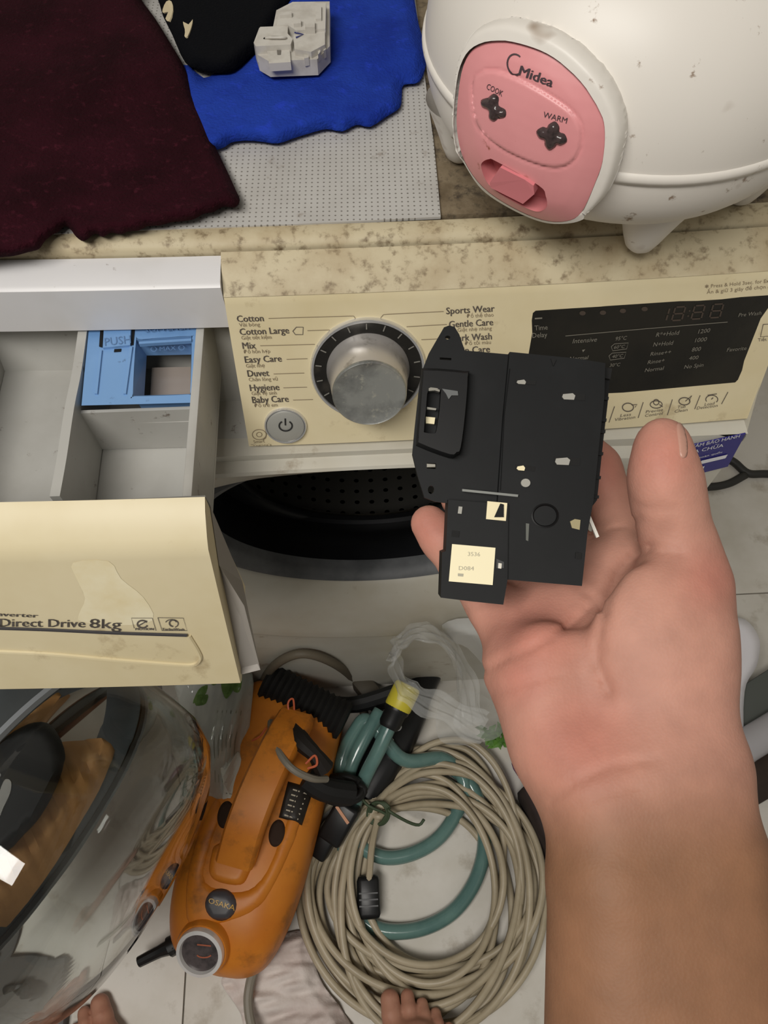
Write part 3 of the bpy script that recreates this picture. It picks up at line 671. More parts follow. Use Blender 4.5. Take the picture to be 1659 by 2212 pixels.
# grey-white plastic lock on the blue cloth
lockm = mat('grey_white_plastic', (196, 192, 184), .5, c2=(180, 175, 166), sc2=60)
LZ = TOPZ+.017
LK = thing('door_lock', 'old grey-white plastic door lock lying on the blue cloth', 'door lock', onz(635, 120, LZ))
def slab(px, z, h, name, m, par, **k):
    return MB().prism([onz(*p, z) for p in px], (0, 0, -h)).obj(name, m, par, smooth=k.pop('smooth', 0), **k)
slab([(548, 92), (560, 60), (590, 57), (597, 22), (632, 4), (712, 3), (712, 100), (685, 128), (580, 132), (556, 118)], LZ+.011, .012, 'housing', lockm, LK)
slab([(558, 75), (562, 58), (622, 56), (621, 72), (632, 84), (628, 96), (552, 100), (549, 93)], LZ+.017, .012, 'connector_box', lockm, LK)
slab([(600, 36), (604, 24), (632, 8), (704, 6), (703, 62), (640, 66), (622, 54), (598, 54)], LZ+.018, .010, 'cover', lockm, LK)
slab([(634, 74), (702, 66), (702, 96), (672, 112), (636, 106)], LZ+.016, .010, 'side_cover', lockm, LK)
for px, h in (([(577, 110), (626, 107), (628, 134), (581, 137)], .013), ([(606, 26), (630, 24), (630, 31), (604, 33)], .0205), ([(634, 42), (650, 41), (650, 50), (634, 51)], .021), ([(658, 46), (680, 45), (680, 58), (659, 59)], .021), ([(682, 14), (694, 12), (694, 40), (682, 41)], .020), ([(686, 84), (692, 82), (692, 112), (687, 118)], .014), ([(697, 78), (704, 76), (704, 106), (699, 110)], .013), ([(655, 98), (666, 96), (667, 124), (657, 126)], .013)):
    slab(px, LZ+h, .006, 'rib', lockm, LK)
V, Fc = patch([(572, 80), (584, 77), (606, 77), (619, 79), (617, 85), (572, 85)], Surf(z=LZ+.017), lambda d_, p: .003*min(1, d_/4), step=3, skirt=0, smoothn=3)
obj('fuse_dome', V, Fc, lockm, LK, smooth=180)
lettering('pen_mark', Surf(z=LZ+.0163), mat('blue_ink', (40, 46, 110), .5), LK, [], [([(636, 70), (655, 74), (639, 81)], 3.4)], off=.0003)
slab([(598, 108), (607, 108), (606, 117), (599, 117)], LZ+.0136, .001, 'slot', mat('lock_slot', (110, 105, 98), .7), LK)

# ================================================================== rice cooker
RC = np.array([.1626, .0852, TOPZ-.0005])
ckm = mat('cooker_white', (222, 217, 209), .42, dirt=(120, 92, 64), dsc=55, dlo=.685, dhi=.745, dirt2=((140, 118, 96), 22, .70, .80))
CK = thing('rice_cooker', 'round white rice cooker with a pink front panel, on the machine top', 'rice cooker', RC)
CR, CH0, CAL, CAU, CPW = .1255, .0915, .0755, .105, 2.25
def cprof(h, infl=0):
    a_ = CAL if h < CH0 else CAU; q = max(0, 1-(abs(h-CH0)/a_)**CPW); return CR*q**(1/CPW)
hl = CH0-CAL*np.sin(np.linspace(math.pi/2, 0, 18)); hu = CH0+CAU*np.sin(np.linspace(0, math.pi/2, 22))
lowp = [(.0005, CH0-CAL)]+[(max(cprof(h), .0006), h) for h in hl]
up = [(max(cprof(h), .0006), h) for h in hu]
body = MB().lathe(up, RC, (0, 0, 1), 96).obj('upper_body', ckm, CK, smooth=60)
base = MB().lathe([(r-.0006 if r > .01 else r, h) for r, h in lowp], RC, (0, 0, 1), 96).obj('base', ckm, CK, smooth=60)
MB().lathe([(.1240, CH0-.0022), (.1262, CH0-.0020), (.1272, CH0+.001), (.1268, CH0+.004), (.1250, CH0+.0048)], RC, (0, 0, 1), 96).obj('seam_band', ckm, CK, smooth=70)
INF = .010   # the panel stands this far off the body
ib = MB().lathe([(.0005, CH0-CAL-INF)]+[(max((CR+INF)*max(0, 1-(abs(h-CH0)/(CAL+INF))**CPW)**(1/CPW), .0006), h) for h in CH0-(CAL+INF)*np.sin(np.linspace(math.pi/2, 0, 30))]+[(max((CR+INF)*max(0, 1-(abs(h-CH0)/(CAU+INF))**CPW)**(1/CPW), .0006), h) for h in CH0+(CAU+INF)*np.sin(np.linspace(.05, math.pi/2, 30))], RC, (0, 0, 1), 128)
fa_ = [math.atan2(onz(1385, 556, TOPZ)[1]-RC[1]+.004, onz(1385, 556, TOPZ)[0]-RC[0])]
for p in ((1384, 545), (972, 340)):
    q = onz(*p, TOPZ); q = np.array([q[0], q[1], TOPZ-.0005])
    MB().lathe([(.0005, .0), (.006, .0006), (.0095, .004), (.013, .012), (.0165, .022), (.021, .034), (.026, .046)], q+(RC-q)*np.array([.06, .06, 0]), (0, 0, 1), 28).obj('foot', ckm, CK, smooth=70)
for a in (60, -20):
    q = RC+np.array([.1*math.cos(math.radians(a)), .1*math.sin(math.radians(a)), 0])
    MB().lathe([(.0005, .0), (.006, .0006), (.0095, .004), (.013, .012), (.0165, .022), (.021, .034), (.026, .046)], q, (0, 0, 1), 28).obj('foot', ckm, CK, smooth=70)
CKS = Surf(BVHTree.FromPolygons([Vector(v) for v in ib.v], ib.f))
bez_o = [(1082, 28), (1021, 52), (993, 103), (981, 197), (979, 263), (987, 325), (1002, 350), (1041, 407.5), (1103, 449.5), (1170, 478), (1225, 481.5), (1268, 468), (1321, 423), (1350, 338), (1357, 272), (1331, 188), (1279, 117), (1209, 61), (1143, 35)]
pink_o = [(1082, 88), (1030, 101), (1002, 141), (990, 211), (988, 282), (1004, 347), (1044, 404), (1105, 446), (1171, 474), (1223, 477), (1256, 458), (1284, 399), (1303, 343), (1308, 282), (1298, 239), (1256, 174), (1199, 124), (1143, 99)]
PO = catmull(pink_o, 4, True)
def bez_h(d_, p):
    di = seg_dist(np.array(p), PO)[0]
    if p[1] > 340 and p[0] < 1262: return .0004
    t = d_/(d_+di+1e-6); return -.0125+.0150*math.sin(min(1, t*1.35+.12)*math.pi/2)**.7 if d_ > .1 else -.0125
V, Fc = patch(bez_o, CKS, bez_h, step=5, holes=[pink_o], smoothn=6); obj('panel_bezel', V, Fc, ckm, CK, smooth=180)
pinkm = mat('pink_plastic', (222, 150, 152), .35, c2=(215, 142, 144), sc2=12, dirt=(150, 84, 64), dsc=70, dlo=.71, dhi=.78)
rec_o = [(1042, 360), (1046, 347), (1060, 341), (1076, 346), (1166, 397), (1181, 420), (1183, 443), (1166, 454), (1140, 447), (1096, 424), (1058, 396)]
inn_o = [(1068, 150), (1040, 157), (1023, 178), (1026, 235), (1040, 277), (1082, 315), (1143, 345), (1199, 359), (1237, 347), (1256, 315), (1256, 268), (1227, 230), (1162, 188), (1105, 160)]
IO = catmull(inn_o, 4, True)
def pink_h(d_, p):
    dl = seg_dist(np.array(p), IO)[0]; ins = pip(np.array(p), IO)[0]
    h = .0002+.0012*min(1, d_/40)
    if ins: h += .0012*min(1, dl/4)
    return h-.0008*math.exp(-(dl/3.)**2)
V, Fc = patch(pink_o, CKS, pink_h, step=5, holes=[rec_o], smoothn=4); pk = obj('pink_panel', V, Fc, pinkm, CK, smooth=180)
PKS = Surf(bvh_of(pk))
pink2 = mat('pink_recess', (205, 125, 128), .45)
RO = catmull(rec_o, 4, True); n = len(RO); b = MB()
t0 = np.array([CKS.hit(p[0], p[1], .0010) for p in RO]); t1 = np.array([CKS.hit(p[0], p[1], -.008) for p in RO])
ce = t1.mean(0); b.add(np.vstack([t0, t1, [ce]]), [[i, (i+1) % n, n+(i+1) % n, n+i] for i in range(n)]+[[n+i, n+(i+1) % n, 2*n] for i in range(n)])
b.obj('lever_recess', pink2, pk, smooth=30)
# lever
lv = [(1088, 354), (1140, 380), (1158, 392), (1160, 410), (1136, 430), (1068, 396), (1066, 386)]
q = np.array([CKS.hit(x, y, .0035) for x, y in lv]); q2 = np.array([CKS.hit(x, y, -.008) for x, y in lv]); n = len(lv)
MB().add(np.vstack([q, q2]), [list(range(n))]+[[i, n+i, n+(i+1) % n, (i+1) % n] for i in range(n)]).obj('cook_lever', mat('pink_lever', (214, 128, 134), .4), pk, smooth=0)
star = mat('smoked_lens', (70, 58, 58), .15, c2=(50, 42, 42), sc2=300)
def starpts(cx, cy, arms):
    out = []
    for i, (ax_, ay_) in enumerate(arms):
        bx_, by_ = arms[(i+1) % 4]
        out += [(cx+ax_*.72+ay_*.36, cy+ay_*.72-ax_*.36), (cx+ax_, cy+ay_), (cx+ax_*.72-ay_*.36, cy+ay_*.72+ax_*.36), (cx+(ax_+bx_)*.42, cy+(ay_+by_)*.42)]
    return out
for cx_, cy_, arms in ((1066, 232, [(1, -30), (26, 20), (2, 30), (-26, -16)]), (1192, 293, [(7, -31), (33, 12), (-5, 31), (-33, -10)])):
    V, Fc = patch(starpts(cx_, cy_, arms), PKS, lambda d_, p: .0004+.0022*min(1, d_/8), step=4, skirt=-.0005, smoothn=3); obj('indicator_lens', V, Fc, star, pk, smooth=180)
txt = mat('cooker_print', (72, 58, 62), .5)
lettering('logo_lettering', PKS, txt, pk, [('Midea', (1121, 161), (1192, 188), 22, (.30, -1))], bold=1.0, strokes=[(circ(1114, 139, 17, 22, 18, 60, 320, -10), 3.4)], label='dark grey logo on the pink panel')
lettering('cook_lettering', PKS, txt, pk, [('COOK', (1051, 191), (1085, 208), 13, (.35, -1))])
lettering('warm_lettering', PKS, txt, pk, [('WARM', (1173, 252), (1224, 266), 13, (.25, -1))])

# ================================================================== module held in the hand
DM = .300
def mp_(px, py, dz=0.0):   # pixel -> point on the module's tilted plane, dz toward the viewer
    d = DM+(1000-py)*2.2e-5+(px-1100)*(-1.2e-5)
    return at(px, py, d)-FV*dz
def mslab(px, top, th_, name, m, par, bev=0.0, **k):
    T = [mp_(x, y, top) for x, y in px]; return MB().prism(T, FV*th_).obj(name, m, par, smooth=0, **k)
modm = mat('module_black', (17, 18, 19), .6, c2=(21, 22, 23), sc2=40, spec=.25)
modm2 = mat('module_black_gloss', (11, 11, 12), .45, spec=.3)
MD = thing('door_lock_module', 'black plastic door lock switch held in the hand', 'door lock', mp_(1020, 1290))
OUT = [(959, 707), (970, 703), (982, 706), (992, 722), (1004, 757), (1116, 767), (1240, 780), (1300, 789), (1297, 860), (1287, 950), (1274, 1080), (1262, 1150), (1252, 1264), (1170, 1257), (1094, 1250), (1083, 1302), (1015, 1295), (950, 1287), (953, 1192), (962, 1189), (968, 1087), (941, 1084), (917, 1075), (902, 1027), (891, 981), (896, 927), (905, 843), (911, 803), (926, 764)]
def mpatch(outl, holes, dz, th_, name, m):
    """flat plate with real through-holes, thickness th_"""
    O = np.array(outl, float); HS = [np.array(h, float) for h in holes]
    A = np.vstack([O]+HS); E_ = []; k = 0
    for q in [O]+HS: E_ += [(k+i, k+(i+1) % len(q)) for i in range(len(q))]; k += len(q)
    vs, _, fs, _, _, _ = delaunay_2d_cdt([Vector(p) for p in A], E_, [], 0, 1e-4)
    V2 = np.array([tuple(v) for v in vs]); fc = [list(f) for f in fs]; cen = np.array([V2[f].mean(0) for f in fc]); keep = pip(cen, O)
    for h in HS: keep &= ~pip(cen, h)
    fc = [f for f, kk in zip(fc, keep) if kk]; n = len(V2)
    T = [mp_(x, y, dz) for x, y in V2]; Bq = [np.array(t)+FV*th_ for t in T]; out = []
    for f in fc:
        if np.cross(T[f[1]]-T[f[0]], T[f[2]]-T[f[0]])@FV > 0: f = f[::-1]
        out += [f, [i+n for i in f[::-1]]]
    k = 0
    for q in [O]+HS:
        for i in range(len(q)): a, c_ = k+i, k+(i+1) % len(q); out.append([a, c_, c_+n, a+n])
        k += len(q)
    return obj(name, list(T)+list(Bq), out, m, MD, smooth=0)
def rct(x0, y0, x1, y1, sk=0): return [(x0+sk, y0), (x1+sk, y0+(x1-x0)*.06), (x1, y1+(x1-x0)*.06), (x0, y1)]
holes = [circ(967, 729, 6, 4, 12)[:-1], rct(950, 772, 975, 777, 0), rct(922, 1000, 942, 1012), circ(931, 1058, 7, 9, 12)[:-1], rct(1110, 793, 1128, 799)]
FLG = [(959, 707), (970, 703), (982, 706), (992, 722), (1004, 757), (1116, 767), (1110, 900), (1100, 1085), (968, 1087), (941, 1084), (917, 1075), (902, 1027), (891, 981), (896, 927), (905, 843), (911, 803), (926, 764)]
mpatch(FLG, holes, 0, .005, 'mounting_plate', modm)
mslab([(1098, 764), (1240, 778), (1302, 788), (1300, 860), (1290, 950), (1277, 1080), (1264, 1150), (1252, 1264), (1170, 1257), (1090, 1250), (1072, 1090), (1085, 900)], .0035, .016, 'housing', modm, MD)
# side wall of the housing, one step lower, with ribs
mslab([(1290, 790), (1325, 796), (1319, 870), (1309, 955), (1296, 1080), (1278, 1103), (1270, 1100), (1285, 960)], -.004, .016, 'side_wall', modm2, MD)
for y in (800, 858, 905, 930, 978, 1030, 1072):
    x = np.interp(y, (796, 1080), (1324, 1296)); mslab([(x-33, y-4), (x, y-2), (x-1, y+5), (x-34, y+3)], -.0015, .008, 'side_rib', modm, MD)
mslab([(1293, 790), (1324, 795), (1320, 818), (1292, 812)], -.001, .012, 'corner_block', dark, MD)
# hook channel, raised, rounded
ch = [(918, 800), (1002, 806), (1010, 815), (1004, 900), (994, 975), (985, 985), (970, 990), (905, 966), (899, 955), (903, 900), (910, 812)]
CH = catmull(ch, 3, True)
sl_ = [(924, 845), (948, 848), (950, 850), (946, 900), (940, 935), (934, 940), (916, 938), (914, 932), (918, 890)]
V, Fc = patch(ch, Surf(d=DM), lambda d_, p: 0, step=200, holes=[sl_], smoothn=3)
# lay on the module plane with a rounded rim
V2 = [(829.5+FP*((np.array(v)-CAM)@RV)/((np.array(v)-CAM)@FV), 1106+FP*((np.array(v)-CAM)@DV)/((np.array(v)-CAM)@FV)) for v in V]
b = MB(); m_ = len(CH); cen = CH.mean(0)
R0 = [mp_(*p, -.001) for p in CH]; R1 = [mp_(*p, .0045) for p in CH]; R2 = [mp_(*(cen+(p-cen)*.93), .0065) for p in CH]
b.grid([R0, R1, R2], closed_v=True); b.obj('hook_channel', modm, MD, smooth=50)
O2 = cen+(CH-cen)*.93
b = MB(); A = np.vstack([O2, catmull(sl_, 3, True)]); SLP = catmull(sl_, 3, True); E_ = [(i, (i+1) % m_) for i in range(m_)]+[(m_+i, m_+(i+1) % len(SLP)) for i in range(len(SLP))]
vs, _, fs, _, _, _ = delaunay_2d_cdt([Vector(p) for p in A], E_, [], 0, 1e-4); V2 = np.array([tuple(v) for v in vs]); fc = [list(f) for f in fs if pip(V2[list(f)].mean(0), O2)[0] and not pip(V2[list(f)].mean(0), SLP)[0]]
T = [mp_(*p, .0066) for p in V2]; fc = [f[::-1] if np.cross(T[f[1]]-T[f[0]], T[f[2]]-T[f[0]])@FV > 0 else f for f in fc]
b.add(T, fc); nS = len(SLP); b.grid([[mp_(*p, .0066) for p in SLP], [mp_(*p, -.004) for p in SLP]], closed_v=True); b.add([mp_(*p, -.0035) for p in SLP], [list(range(nS))]); b.obj('channel_top', modm2, MD, smooth=30)
steel = mat('latch_steel', (200, 196, 184), .25, .9); ivory = mat('ivory_plastic', (226, 214, 176), .5)
mslab([(924, 842), (948, 845), (947, 852), (937, 849), (924, 850)], .0066, .004, 'latch_edge', steel, MD)
mslab([(921, 882), (941, 885), (940, 889), (921, 887)], .004, .004, 'latch_edge', steel, MD)
mslab([(919, 902), (939, 904), (937, 918), (919, 916)], .003, .003, 'latch_slider', ivory, MD)
greyw = mat('grey_white_part', (150, 148, 140), .5)
mslab([(952, 846), (985, 851), (986, 860), (972, 860), (966, 868), (960, 856)], .0072, .002, 'contact', mat('contact_grey', (90, 92, 92), .5), MD)
# slots with pale pieces inside
for px, py, wd, hh, m_n in ((1112, 826, 20, 8, greyw), (1209, 855, 28, 12, greyw), (1194, 992, 32, 14, greyw), (1112, 1009, 18, 9, ivory)):
    mslab([(px-2, py-5), (px+wd+22, py), (px+wd+21, py+hh+1), (px-2, py+hh-2)], .0038, .001, 'slot', dark, MD)
    MB().lathe([(.0, .0008), (.45, .0008), (.5, .0)], (0, 0, 0), (0, 0, 1), 4)
    mslab([(px+2, py), (px+wd*.8, py-2), (px+wd, py+3), (px+wd*.9, py+hh), (px+4, py+hh-1), (px, py+hh*.5)], .0043, .001, 'pale_insert', m_n, MD)
mslab(circ(1131, 1044, 10, 9, 16)[:-1], .0045, .002, 'pale_peg', greyw, MD)
mslab([(996, 1057), (1115, 1069), (1114, 1074), (996, 1062)], .0037+.001, .002, 'rail', mat('rail_grey', (120, 122, 118), .4), MD)
# lower left connector box
mslab([(966, 1080), (1094, 1090), (1092, 1250), (1083, 1303), (1015, 1296), (950, 1288), (953, 1192), (961, 1189)], .0048, .014, 'connector_box', modm, MD)
mslab([(1049, 1083), (1091, 1087), (1088, 1125), (1046, 1121)], .0054, .001, 'window', ivory, MD)
mslab([(1076, 1088), (1083, 1090), (1083, 1117), (1063, 1117)], .0060, .001, 'window_fin', dark, MD)
mslab([(988, 1094), (996, 1095), (994, 1110), (986, 1109)], .0054, .001, 'window', greyw, MD)
mslab([(974, 1145), (990, 1147), (988, 1160), (973, 1158)], .0052, .001, 'slot', dark, MD)
lab = mslab([(974, 1174), (1066, 1182), (1060, 1261), (967, 1253)], .0053, .0008, 'label', mat('ivory_label', (232, 222, 186), .55), MD, label='cream paper label')
fade = mat('faded_print', (168, 164, 146), .7)
class ModS:
    def hit(s, x, y, off=0): return mp_(x, y, .0053+off)
lettering('label_print', ModS(), fade, MD, [('3536', (1007, 1199), (1033, 1200), 9), ('D084', (988, 1229), (1020, 1230), 9)], [], [[(986, 1236), (998, 1237), (997, 1243), (986, 1242)]], off=.0002)
mslab([(1068, 1205), (1084, 1212), (1084, 1225), (1068, 1225)], .0053, .002, 'terminal', blackp, MD)
mslab([(1072, 1214), (1079, 1215), (1078, 1226), (1071, 1225)], .0058, .002, 'terminal_pin', steel, MD)
b = MB(); cc_ = circ(1173, 1114, 27, 24, 28)
b.tube([mp_(x, y, .0036) for x, y in cc_[:-1]], .0005, 5, 0, closed=True); b.obj('moulded_circle', modm2, MD)
mslab([(1132, 1130), (1139, 1131), (1137, 1168), (1132, 1166)], .004, .001, 'rail', mat('rail_dim', (84, 86, 80), .5), MD)
mslab([(1226, 1126), (1236, 1121), (1248, 1123), (1246, 1144), (1230, 1140)], .0042, .001, 'pale_insert', mat('dull_ivory', (150, 140, 104), .5), MD)
mslab([(1238, 1192), (1250, 1193), (1249, 1206), (1237, 1205)], .0042, .001, 'slot', dark, MD)
mslab([(1185, 779), (1197, 781), (1190, 795)], .0042, .001, 'slot', dark, MD)
for a_, c_ in (((1098, 800), (1086, 900)), ((1086, 900), (1078, 1060))):
    MB().tube([mp_(*a_, .0036), mp_(*c_, .0036)], .0002, 5, 0).obj('moulded_edge', modm, MD)
mslab([(1273, 1104), (1280, 1103), (1304, 1160), (1298, 1163)], -.006, .0015, 'white_tab', mat('white_tab', (226, 224, 214), .5), MD)
#@@PART3
# ================================================================== the person: hand with forearm, feet
PS = thing('person', 'bare right hand and forearm holding the black lock, bare toes on the floor below', 'person', (.10, -.60, 0))
def hand_sdf(P):
    c = lambda a: cs(*a)
    def ch(pts, k=.004):
        r = None
        for (a, ra), (b_, rb) in zip(pts[:-1], pts[1:]):
            d = rcone(P, c(a), c(b_), ra, rb); r = d if r is None else smin(r, d, k)
        return r
    arm = ch([((1306, 1735, .274), .0205), ((1318, 1900, .268), .0215), ((1345, 2350, .258), .0265), ((1390, 2900, .25), .031)])
    arm = smin(arm, ch([((1490, 1700, .276), .0200), ((1512, 1850, .270), .0225), ((1560, 2350, .258), .0275), ((1600, 2900, .25), .032)]), .012)
    arm = smin(arm, ch([((1395, 1700, .277), .0215), ((1440, 2350, .258), .028), ((1490, 2900, .25), .033)]), .010)
    # palm
    palm = ch([((1212, 1600, .287), .0185), ((1150, 1440, .304), .0175), ((1128, 1375, .316), .0150)], .01)          # little finger side
    palm = smin(palm, ch([((1450, 1600, .281), .0205), ((1452, 1430, .288), .0200), ((1464, 1330, .292), .0180), ((1482, 1258, .295), .0145)], .01), .010)   # ball of the thumb
    palm = smin(palm, ch([((1350, 1620, .288), .0190), ((1290, 1440, .310), .0170), ((1250, 1330, .318), .0155)], .01), .014)
    for a in ((1185, 1345, .319), (1255, 1290, .321), (1325, 1235, .322)):
        palm = smin(palm, rcone(P, c((1300, 1520, .300)), c(a), .015, .0128), .014)
    palm = smin(palm, arm, .022)
    palm = smin(palm, ellip(P, c((1415, 1420, .279)), (.024, .034, .013)), .014)
    palm = smin(palm, ellip(P, c((1180, 1500, .287)), (.014, .026, .011)), .012)
    palm = smin(palm, rcone(P, c((1450, 1270, .303)), c((1345, 1240, .328)), .0085, .010), .012)   # web of the thumb
    palm = smin(palm, ellip(P, c((1225, 1362, .313)), (.020, .014, .0135)), .012)
    thumb = ch([((1482, 1258, .295), .0145), ((1466, 1180, .292), .0132), ((1445, 1090, .288), .0125), ((1436, 1030, .286), .0122), ((1432, 968, .285), .0102)], .006)
    thumb = smin(thumb, ellip(P, c((1428, 1010, .280)), (.0095, .017, .008)), .006)
    index = ch([((1330, 1228, .323), .0120), ((1338, 1120, .341), .0105), ((1290, 1010, .348), .0098), ((1225, 930, .350), .0085)], .005)
    middle = ch([((1258, 1285, .322), .0122), ((1210, 1130, .345), .0102), ((1135, 1010, .347), .0096), ((1080, 940, .347), .0085)], .005)
    ring = ch([((1188, 1340, .320), .0120), ((1120, 1215, .342), .0100), ((1040, 1120, .344), .0092), ((990, 1078, .344), .0080)], .005)
    pinky = ch([((1128, 1375, .318), .0118), ((1062, 1310, .324), .0098), ((1000, 1225, .328), .0090), ((955, 1165, .330), .0086), ((927, 1131, .331), .0080)], .005)
    fg = np.minimum(np.minimum(index, middle), np.minimum(ring, pinky)); fg = smin(fg, thumb, .0015)
    d = smin(palm, fg, .009)
    # skin creases on the palm side
    px = 829.5+FP*P[..., 0]/P[..., 2]; py = 1106+FP*P[..., 1]/P[..., 2]; Q = np.stack([px, py], -1).reshape(-1, 2)
    near = (np.abs(d) < .004).reshape(-1)
    add = np.zeros(len(Q))
    if near.any():
        q = Q[near]; a_ = np.zeros(len(q))
        for line, dep_, wd in (([(1408, 1182), (1368, 1200), (1341, 1229), (1317, 1289), (1296, 1361), (1290, 1434), (1318, 1497)], .0015, 10), ([(1046, 1449), (1090, 1424), (1149, 1400), (1221, 1358), (1275, 1310)], .0013, 8),
                               ([(1067, 1497), (1149, 1470), (1210, 1455)], .0008, 8), ([(1190, 1728), (1240, 1690), (1320, 1655), (1420, 1640)], .0009, 8), ([(1192, 1765), (1290, 1722), (1380, 1700)], .0006, 8), ([(1376, 1092), (1410, 1100), (1460, 1100)], .0007, 7),
                               ([(1384, 1178), (1430, 1190), (1470, 1196)], .0008, 8), ([(1000, 1330), (1040, 1300), (1070, 1292)], .0010, 7), ([(1304, 1140), (1345, 1135), (1380, 1120)], .0009, 7), ([(1245, 1260), (1290, 1300), (1305, 1330)], .0008, 8)):
            a_ += dep_*np.exp(-(seg_dist(q, np.array(line), False)/wd)**2)
        a_ *= (P[..., 2].reshape(-1)[near] < .325)
        add[near] = a_
    return d+add.reshape(d.shape)
lo = np.array([.004, -.048, .205]); hi = np.array([.182, .275, .366])
V, Q = surface_nets(hand_sdf, lo, hi, .00165)
skin = mat('skin', (206, 150, 130), .55, sss=.12, spec=.25)
hand = obj('arm_and_hand', cam2world(V), Q, skin, PS, smooth=180)
# skin tones: pink palm and finger pads, tan forearm with body shade painted in
px = 829.5+FP*V[:, 0]/V[:, 2]; py = 1106+FP*V[:, 1]/V[:, 2]
t = np.clip((py-1560)/330, 0, 1); t = t*t*(3-2*t)
pal = np.array(lin((184, 136, 119))); tan = np.array(lin((136, 98, 73))); red = np.array(lin((187, 122, 107)))
col = pal*(1-t[:, None])+tan*t[:, None]
rd = np.zeros(len(V))
for cx, cy, r in ((925, 1140, 60), (1430, 985, 70), (1150, 1380, 110), (1250, 1600, 120), (1300, 1010, 60), (1540, 1250, 70), (1130, 1460, 80)):
    rd = np.maximum(rd, np.exp(-((px-cx)**2+(py-cy)**2)/(r*r)))
col = col*(1-.75*rd[:, None])+red*.75*rd[:, None]
ca = hand.data.color_attributes.new('skin_tone_shade', 'FLOAT_COLOR', 'POINT')
ca.data.foreach_set('color', np.c_[col, np.ones(len(V))].astype(np.float32).ravel())
nt = skin.node_tree; N = nt.nodes; L = nt.links; B_ = N['Principled BSDF']
at_ = N.new('ShaderNodeAttribute'); at_.attribute_name = 'skin_tone_shade'
tc = N.new('ShaderNodeTexCoord'); nz = N.new('ShaderNodeTexNoise'); nz.inputs['Scale'].default_value = 70; nz.inputs['Detail'].default_value = 5; L.new(tc.outputs['Object'], nz.inputs['Vector'])
mr = N.new('ShaderNodeMapRange'); mr.inputs['From Min'].default_value = .3; mr.inputs['From Max'].default_value = .7; mr.inputs['To Min'].default_value = .88; mr.inputs['To Max'].default_value = 1.08; L.new(nz.outputs['Fac'], mr.inputs['Value'])
vm = N.new('ShaderNodeVectorMath'); vm.operation = 'SCALE'; L.new(at_.outputs['Color'], vm.inputs[0]); L.new(mr.outputs['Result'], vm.inputs['Scale']); L.new(vm.outputs[0], B_.inputs['Base Color'])
n2 = N.new('ShaderNodeTexVoronoi'); n2.inputs['Scale'].default_value = 900; L.new(tc.outputs['Object'], n2.inputs['Vector'])
bp = N.new('ShaderNodeBump'); bp.inputs['Strength'].default_value = .12; bp.inputs['Distance'].default_value = .0006; L.new(n2.outputs['Distance'], bp.inputs['Height']); L.new(bp.outputs['Normal'], B_.inputs['Normal'])
# thumb nail on the outer side of the thumb, seen edge-on
nail = mat('nail', (180, 136, 120), .35)
HSF = Surf(bvh_of(hand))
V, Fc = patch([(1461, 920), (1468, 914), (1474, 920), (1480, 938), (1484, 960), (1483, 984), (1475, 990), (1468, 984), (1465, 955)], HSF, lambda d_, p: .0003+.0003*min(1, d_/3), step=4, skirt=-.0004, smoothn=3); obj('thumbnail', V, Fc, nail, hand, smooth=180)
# feet
def foot(cx, cy, yawd, flip, lift=0.0):
    yw = math.radians(yawd); fx = np.array([math.cos(yw), math.sin(yw), 0]); fy = np.array([-math.sin(yw), math.cos(yw), 0]); o = np.array([cx, cy, lift])
    def L_(x, y, z): return (x*flip, y, z)
    def sdf(P):
        def rc(a, b_, r1, r2): return rcone(P, L_(*a), L_(*b_), r1, r2)
        d = rc((0, -.02, .03), (.0, -.10, .045), .026, .034); d = smin(d, rc((-.028, -.015, .022), (-.012, -.10, .04), .020, .032), .02); d = smin(d, rc((.03, -.035, .018), (.015, -.11, .03), .016, .026), .02)
        d = smin(d, rc((0, -.10, .045), (.0, -.20, .045), .034, .034), .03); d = smin(d, rc((0, -.19, .05), (0, -.19, .14), .032, .036), .03)
        toes = None
        for x, y, r, l in ((-.029, 0, .0135, .030), (-.006, .004, .0095, .026), (.011, -.004, .0088, .022), (.026, -.014, .0084, .019), (.040, -.028, .0082, .015)):
            k = smin(rc((x, y-.012, .022), (x, y+l*.45, .017), r, r*.95), rc((x, y+l*.45, .017), (x, y+l, r), r*.95, r*.92), .004)
            toes = k if toes is None else smin(toes, k, .0012)
        d = smin(d, toes, .008); return np.maximum(d, -P[..., 2]+.0005)
    V, Q = surface_nets(sdf, (-.075, -.25, -.004), (.075, .05, .20), .0028)
    Wd = o+V[:, :1]*fx+V[:, 1:2]*fy+V[:, 2:3]*np.array([0, 0, 1.])
    f_ = obj('foot', Wd, Q, mat('foot_skin', (176, 128, 106), .5, sss=.1, c2=(162, 112, 92), sc2=40), PS, smooth=180)
    for x, y, r, l in ((-.029, 0, .0135, .030), (-.006, .004, .0095, .026)):
        c0 = np.array(L_(x, y+l-.004, r*1.93)); b = MB(); G = []
        for u in np.linspace(-1, 1, 7):
            G.append([o+(c0[0]+u*r*.68)*fx+(c0[1]+v*r*.62-abs(u)*.001)*fy+np.array([0, 0, c0[2]-.0012-u*u*r*.30-max(0, v)*r*.28]) for v in np.linspace(-1, 1, 6)])
        b.grid(G); b.obj('toenail', nail, f_, smooth=180)
q = onz(852, 2152, .055); foot(q[0]+.026, q[1]-.030, 6, 1, .042)
q = onz(190, 2196, .015); foot(q[0]-.0, q[1]-.026, 25, -1)

